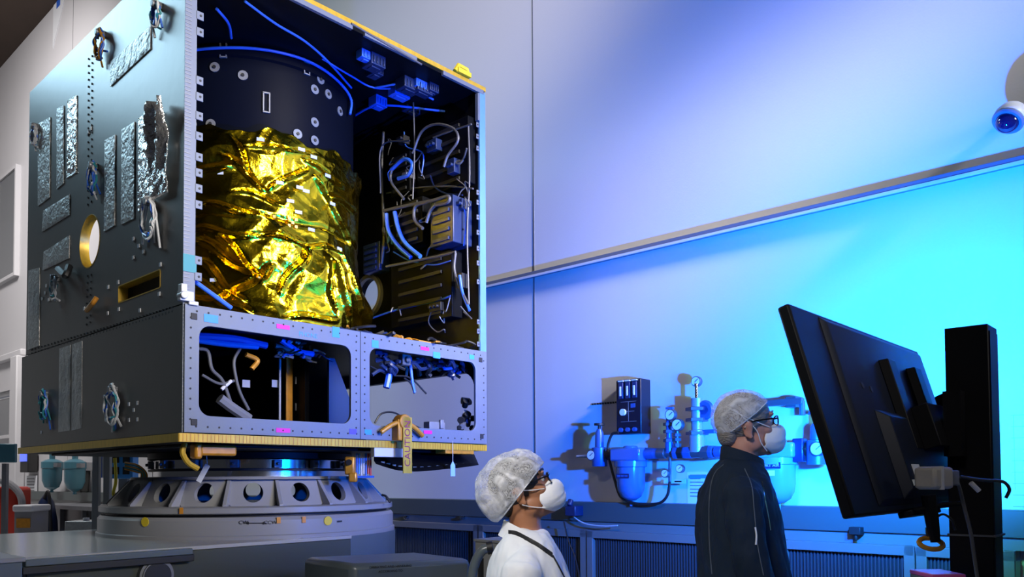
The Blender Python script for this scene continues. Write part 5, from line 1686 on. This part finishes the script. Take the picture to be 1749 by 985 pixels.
def cap_mesh(e, T_, centre, rad, rot, plane_p, plane_n, seed, puff, name='hair_net'):
    """gathered cap: warped ellipsoid kept above a cutting plane, with a gathered hem"""
    R_ = Matrix.Rotation(rot, 3, 'Y')
    nt_, na = 44, 72
    pn = Vector(plane_n).normalized(); pp = Vector(plane_p)
    vs = []; flag = []
    # orient rings around the cutting plane normal: pole opposite the opening
    q = Vector((0, 0, 1)).rotation_difference(-pn).to_matrix()
    for i in range(nt_ + 1):
        th_ = PI * .80 * i / nt_
        for k in range(na):
            a = 2 * PI * k / na
            d = q @ Vector((math.sin(th_) * math.cos(a), math.sin(th_) * math.sin(a), math.cos(th_)))
            d2 = R_.inverted() @ d
            s_ = 1 / math.sqrt((d2.x / rad[0]) ** 2 + (d2.y / rad[1]) ** 2 + (d2.z / rad[2]) ** 2)
            p = Vector(centre) + d * s_
            w = noise.noise(p * 22 + Vector((seed, 0, 0))) * puff + abs(noise.noise(p * 45 + Vector((seed, 3, 0)))) * puff * .6
            w += .0025 * math.sin(a * 22) * (i / nt_) ** 2
            p += d * w
            dist = (p - pp).dot(pn)
            if dist > 0:
                p -= pn * dist
                c2 = Vector(centre) - pn * (Vector(centre) - pp).dot(pn)
                p = p.lerp(c2, min(.10, dist * 1.2))
            vs.append(tuple(T_ @ p)); flag.append(dist > .006)
    fs = []
    for i in range(nt_):
        for k in range(na):
            f = (i * na + k, (i + 1) * na + k, (i + 1) * na + (k + 1) % na, i * na + (k + 1) % na)
            if not all(flag[j] for j in f): fs.append(f)
    me = bpy.data.meshes.new(name); me.from_pydata(vs, [], fs)
    import bmesh
    bm = bmesh.new(); bm.from_mesh(me)
    bmesh.ops.delete(bm, geom=[v for v in bm.verts if not v.link_faces], context='VERTS')
    rim = [ed_ for ed_ in bm.edges if ed_.is_boundary]
    adj = {}
    for ed_ in rim:
        a, b = ed_.verts
        adj.setdefault(a, []).append(b); adj.setdefault(b, []).append(a)
    best = []
    seen = set()
    for st_ in adj:
        if st_ in seen: continue
        loop = [st_]; seen.add(st_); cur = st_
        while True:
            nx_ = [q for q in adj[cur] if q not in seen]
            if not nx_: break
            cur = nx_[0]; seen.add(cur); loop.append(cur)
        if len(loop) > len(best): best = loop
    hem = MB().tube([v.co.copy() for v in best], .0024, 6, closed=True)
    bm.to_mesh(me); bm.free()
    o = link(name, me, M_net, e, True, 60)
    hem.build('net_elastic', mat('elastic_white', (.8, .81, .84), .7), o)
    return o


def on_mesh(px, py, ob, base, off=.003):
    from mathutils.bvhtree import BVHTree
    me = ob.data
    if 'bvh' not in ob_cache or ob_cache['bvh'][0] != ob.name:
        ob_cache['bvh'] = (ob.name, BVHTree.FromPolygons([v.co for v in me.vertices], [tuple(p.vertices) for p in me.polygons]))
    o_ = CAM - base; d = ray(px, py).normalized()
    h = ob_cache['bvh'][1].ray_cast(o_, d)
    if h[0] is None: return None
    return h[0] - d * off


def drape(px_path, ob, base, off=.003, sub=8):
    pts = catmull([(a, b, 0) for a, b in px_path], sub)
    out = [on_mesh(p.x, p.y, ob, base, off) for p in pts]
    return [p for p in out if p is not None]


ob_cache = {}
# man in navy jacket (profile, facing right)
Z2 = 2.90
ear2 = at(1271, 735, Z2); base2 = Vector((at(1258, 735, Z2).x, Z2, 0))
e2 = ear2 - base2
def r2(px, py): p = at(px, py, Z2) - base2; return p.x, p.z
def trow(Zp, base, pyy, back, front, ry):
    a = at(back, pyy, Zp); b = at(front, pyy, Zp)
    return (a.z, (a.x + b.x) / 2 - base.x, (b.x - a.x) / 2, ry)
torso2 = [(.70, .0, .13, .18), (.95, .01, .155, .18)] + [trow(Z2, base2, *t_) for t_ in (
    (980, 1194, 1343, .185), (930, 1193, 1334, .19), (890, 1195, 1325, .195), (860, 1199, 1318, .195), (835, 1206, 1312, .185), (815, 1213, 1306, .165), (798, 1222, 1300, .12), (785, 1232, 1292, .07))]
sl2 = [(r2(1245, 838)[0], .185, r2(1245, 838)[1]), (r2(1243, 900)[0], .225, r2(1243, 900)[1]), (r2(1262, 985)[0], .235, r2(1262, 985)[1]), (r2(1300, 1040)[0], .23, r2(1300, 1050)[1]), (r2(1330, 1095)[0], .215, r2(1330, 1100)[1])]
def cap2(e, T_):
    cap_mesh(e, T_, (-.006, 0, .050), (.110, .092, .100), 0, (-.018, 0, .030), (.58, 0, -.81), 2.0, .006)
nt2 = r2(1268, 765); nb2 = r2(1265, 805)
p2, T2, co2 = person('person', 'person in dark navy jacket, hair net, glasses and white mask by the monitor', base2, e2, 3, M_skin2, M_hairg, torso2, sl2, M_jacket, 'jacket',
                     (r2(1268, 790)[0], r2(1268, 797)[1], .076, .072, .048, -.35), M_trou, cap2, 2, (nt2[0], 0, nt2[1]), (nb2[0], 0, nb2[1]), M_glassframe)
# seams and zip of the jacket
q = lambda px, py, y: Vector((r2(px, py)[0], y, r2(px, py)[1]))
mp_ = mat('slate_piping', (.07, .09, .12), .6)
for path in ([(1236, 793), (1222, 806), (1214, 830), (1211, 870), (1212, 930), (1216, 980)], [(1272, 800), (1284, 830), (1288, 870), (1294, 930), (1304, 982)]):
    MB().tube(drape(path, co2, base2, .001), .0018, 6).build('seam_piping', mp_, co2)
MB().tube(drape([(1302, 822), (1306, 850), (1312, 880), (1316, 905)], co2, base2, .001), .0022, 6).build('zip', M_steel, co2)
MB().tube(drape([(1290, 900), (1292, 915), (1291, 930)], co2, base2, .002), .003, 6).build('pocket_clip', M_gface, co2)

# man in white coat
Z1 = 2.80
ear1 = at(891, 845, Z1); base1 = Vector((at(888, 845, Z1).x, Z1, 0))
e1 = ear1 - base1
def r1(px, py): p = at(px, py, Z1) - base1; return p.x, p.z
torso1 = [(.62, .0, .14, .18), (.88, .01, .165, .19)] + [trow(Z1, base1, *t_) for t_ in (
    (1010, 832, 985, .20), (980, 834, 972, .20), (960, 840, 964, .195), (945, 846, 956, .185), (930, 853, 948, .165), (918, 860, 940, .13), (907, 866, 930, .08))]
sl1 = [(r1(893, 962)[0], .185, r1(893, 962)[1]), (r1(886, 1010)[0], .225, r1(886, 1020)[1]), (r1(890, 1100)[0], .24, r1(890, 1100)[1]), (r1(925, 1150)[0], .235, r1(925, 1160)[1]), (r1(960, 1200)[0], .22, r1(960, 1200)[1])]
def cap1(e, T_):
    cap_mesh(e, T_, (-.024, 0, .044), (.140, .106, .112), -.42, (-.006, 0, .006), (.55, 0, -.835), 5.0, .009)
nt1 = r1(896, 880); nb1 = r1(902, 925)
p1_, T1, co1 = person('person', 'person in white lab coat with black lanyard and puffy hair net looking up', base1, e1, 19, M_skin1, M_hairk, torso1, sl1, M_coat, 'lab_coat',
                      (r1(902, 915)[0], r1(902, 918)[1], .086, .078, .022, -.45), M_trou, cap1, 1, (nt1[0], 0, nt1[1]), (nb1[0], 0, nb1[1]), M_glassframe)
q = lambda px, py, y: Vector((r1(px, py)[0], y, r1(px, py)[1]))
ly = MB()
lp = drape([(868, 909), (882, 911), (900, 920), (920, 931), (936, 942), (944, 948)], co1, base1, .004, 5)
ly.loft([[p + Vector((0, -.004, .009)), p + Vector((0, -.006, .004)), p + Vector((0, -.006, -.006)), p + Vector((0, -.001, -.010))] for p in lp])
ly.tube(drape([(944, 948), (952, 962), (960, 978), (966, 990)], co1, base1, .004), .003, 6)
ly.build('lanyard', M_ink, p1_)
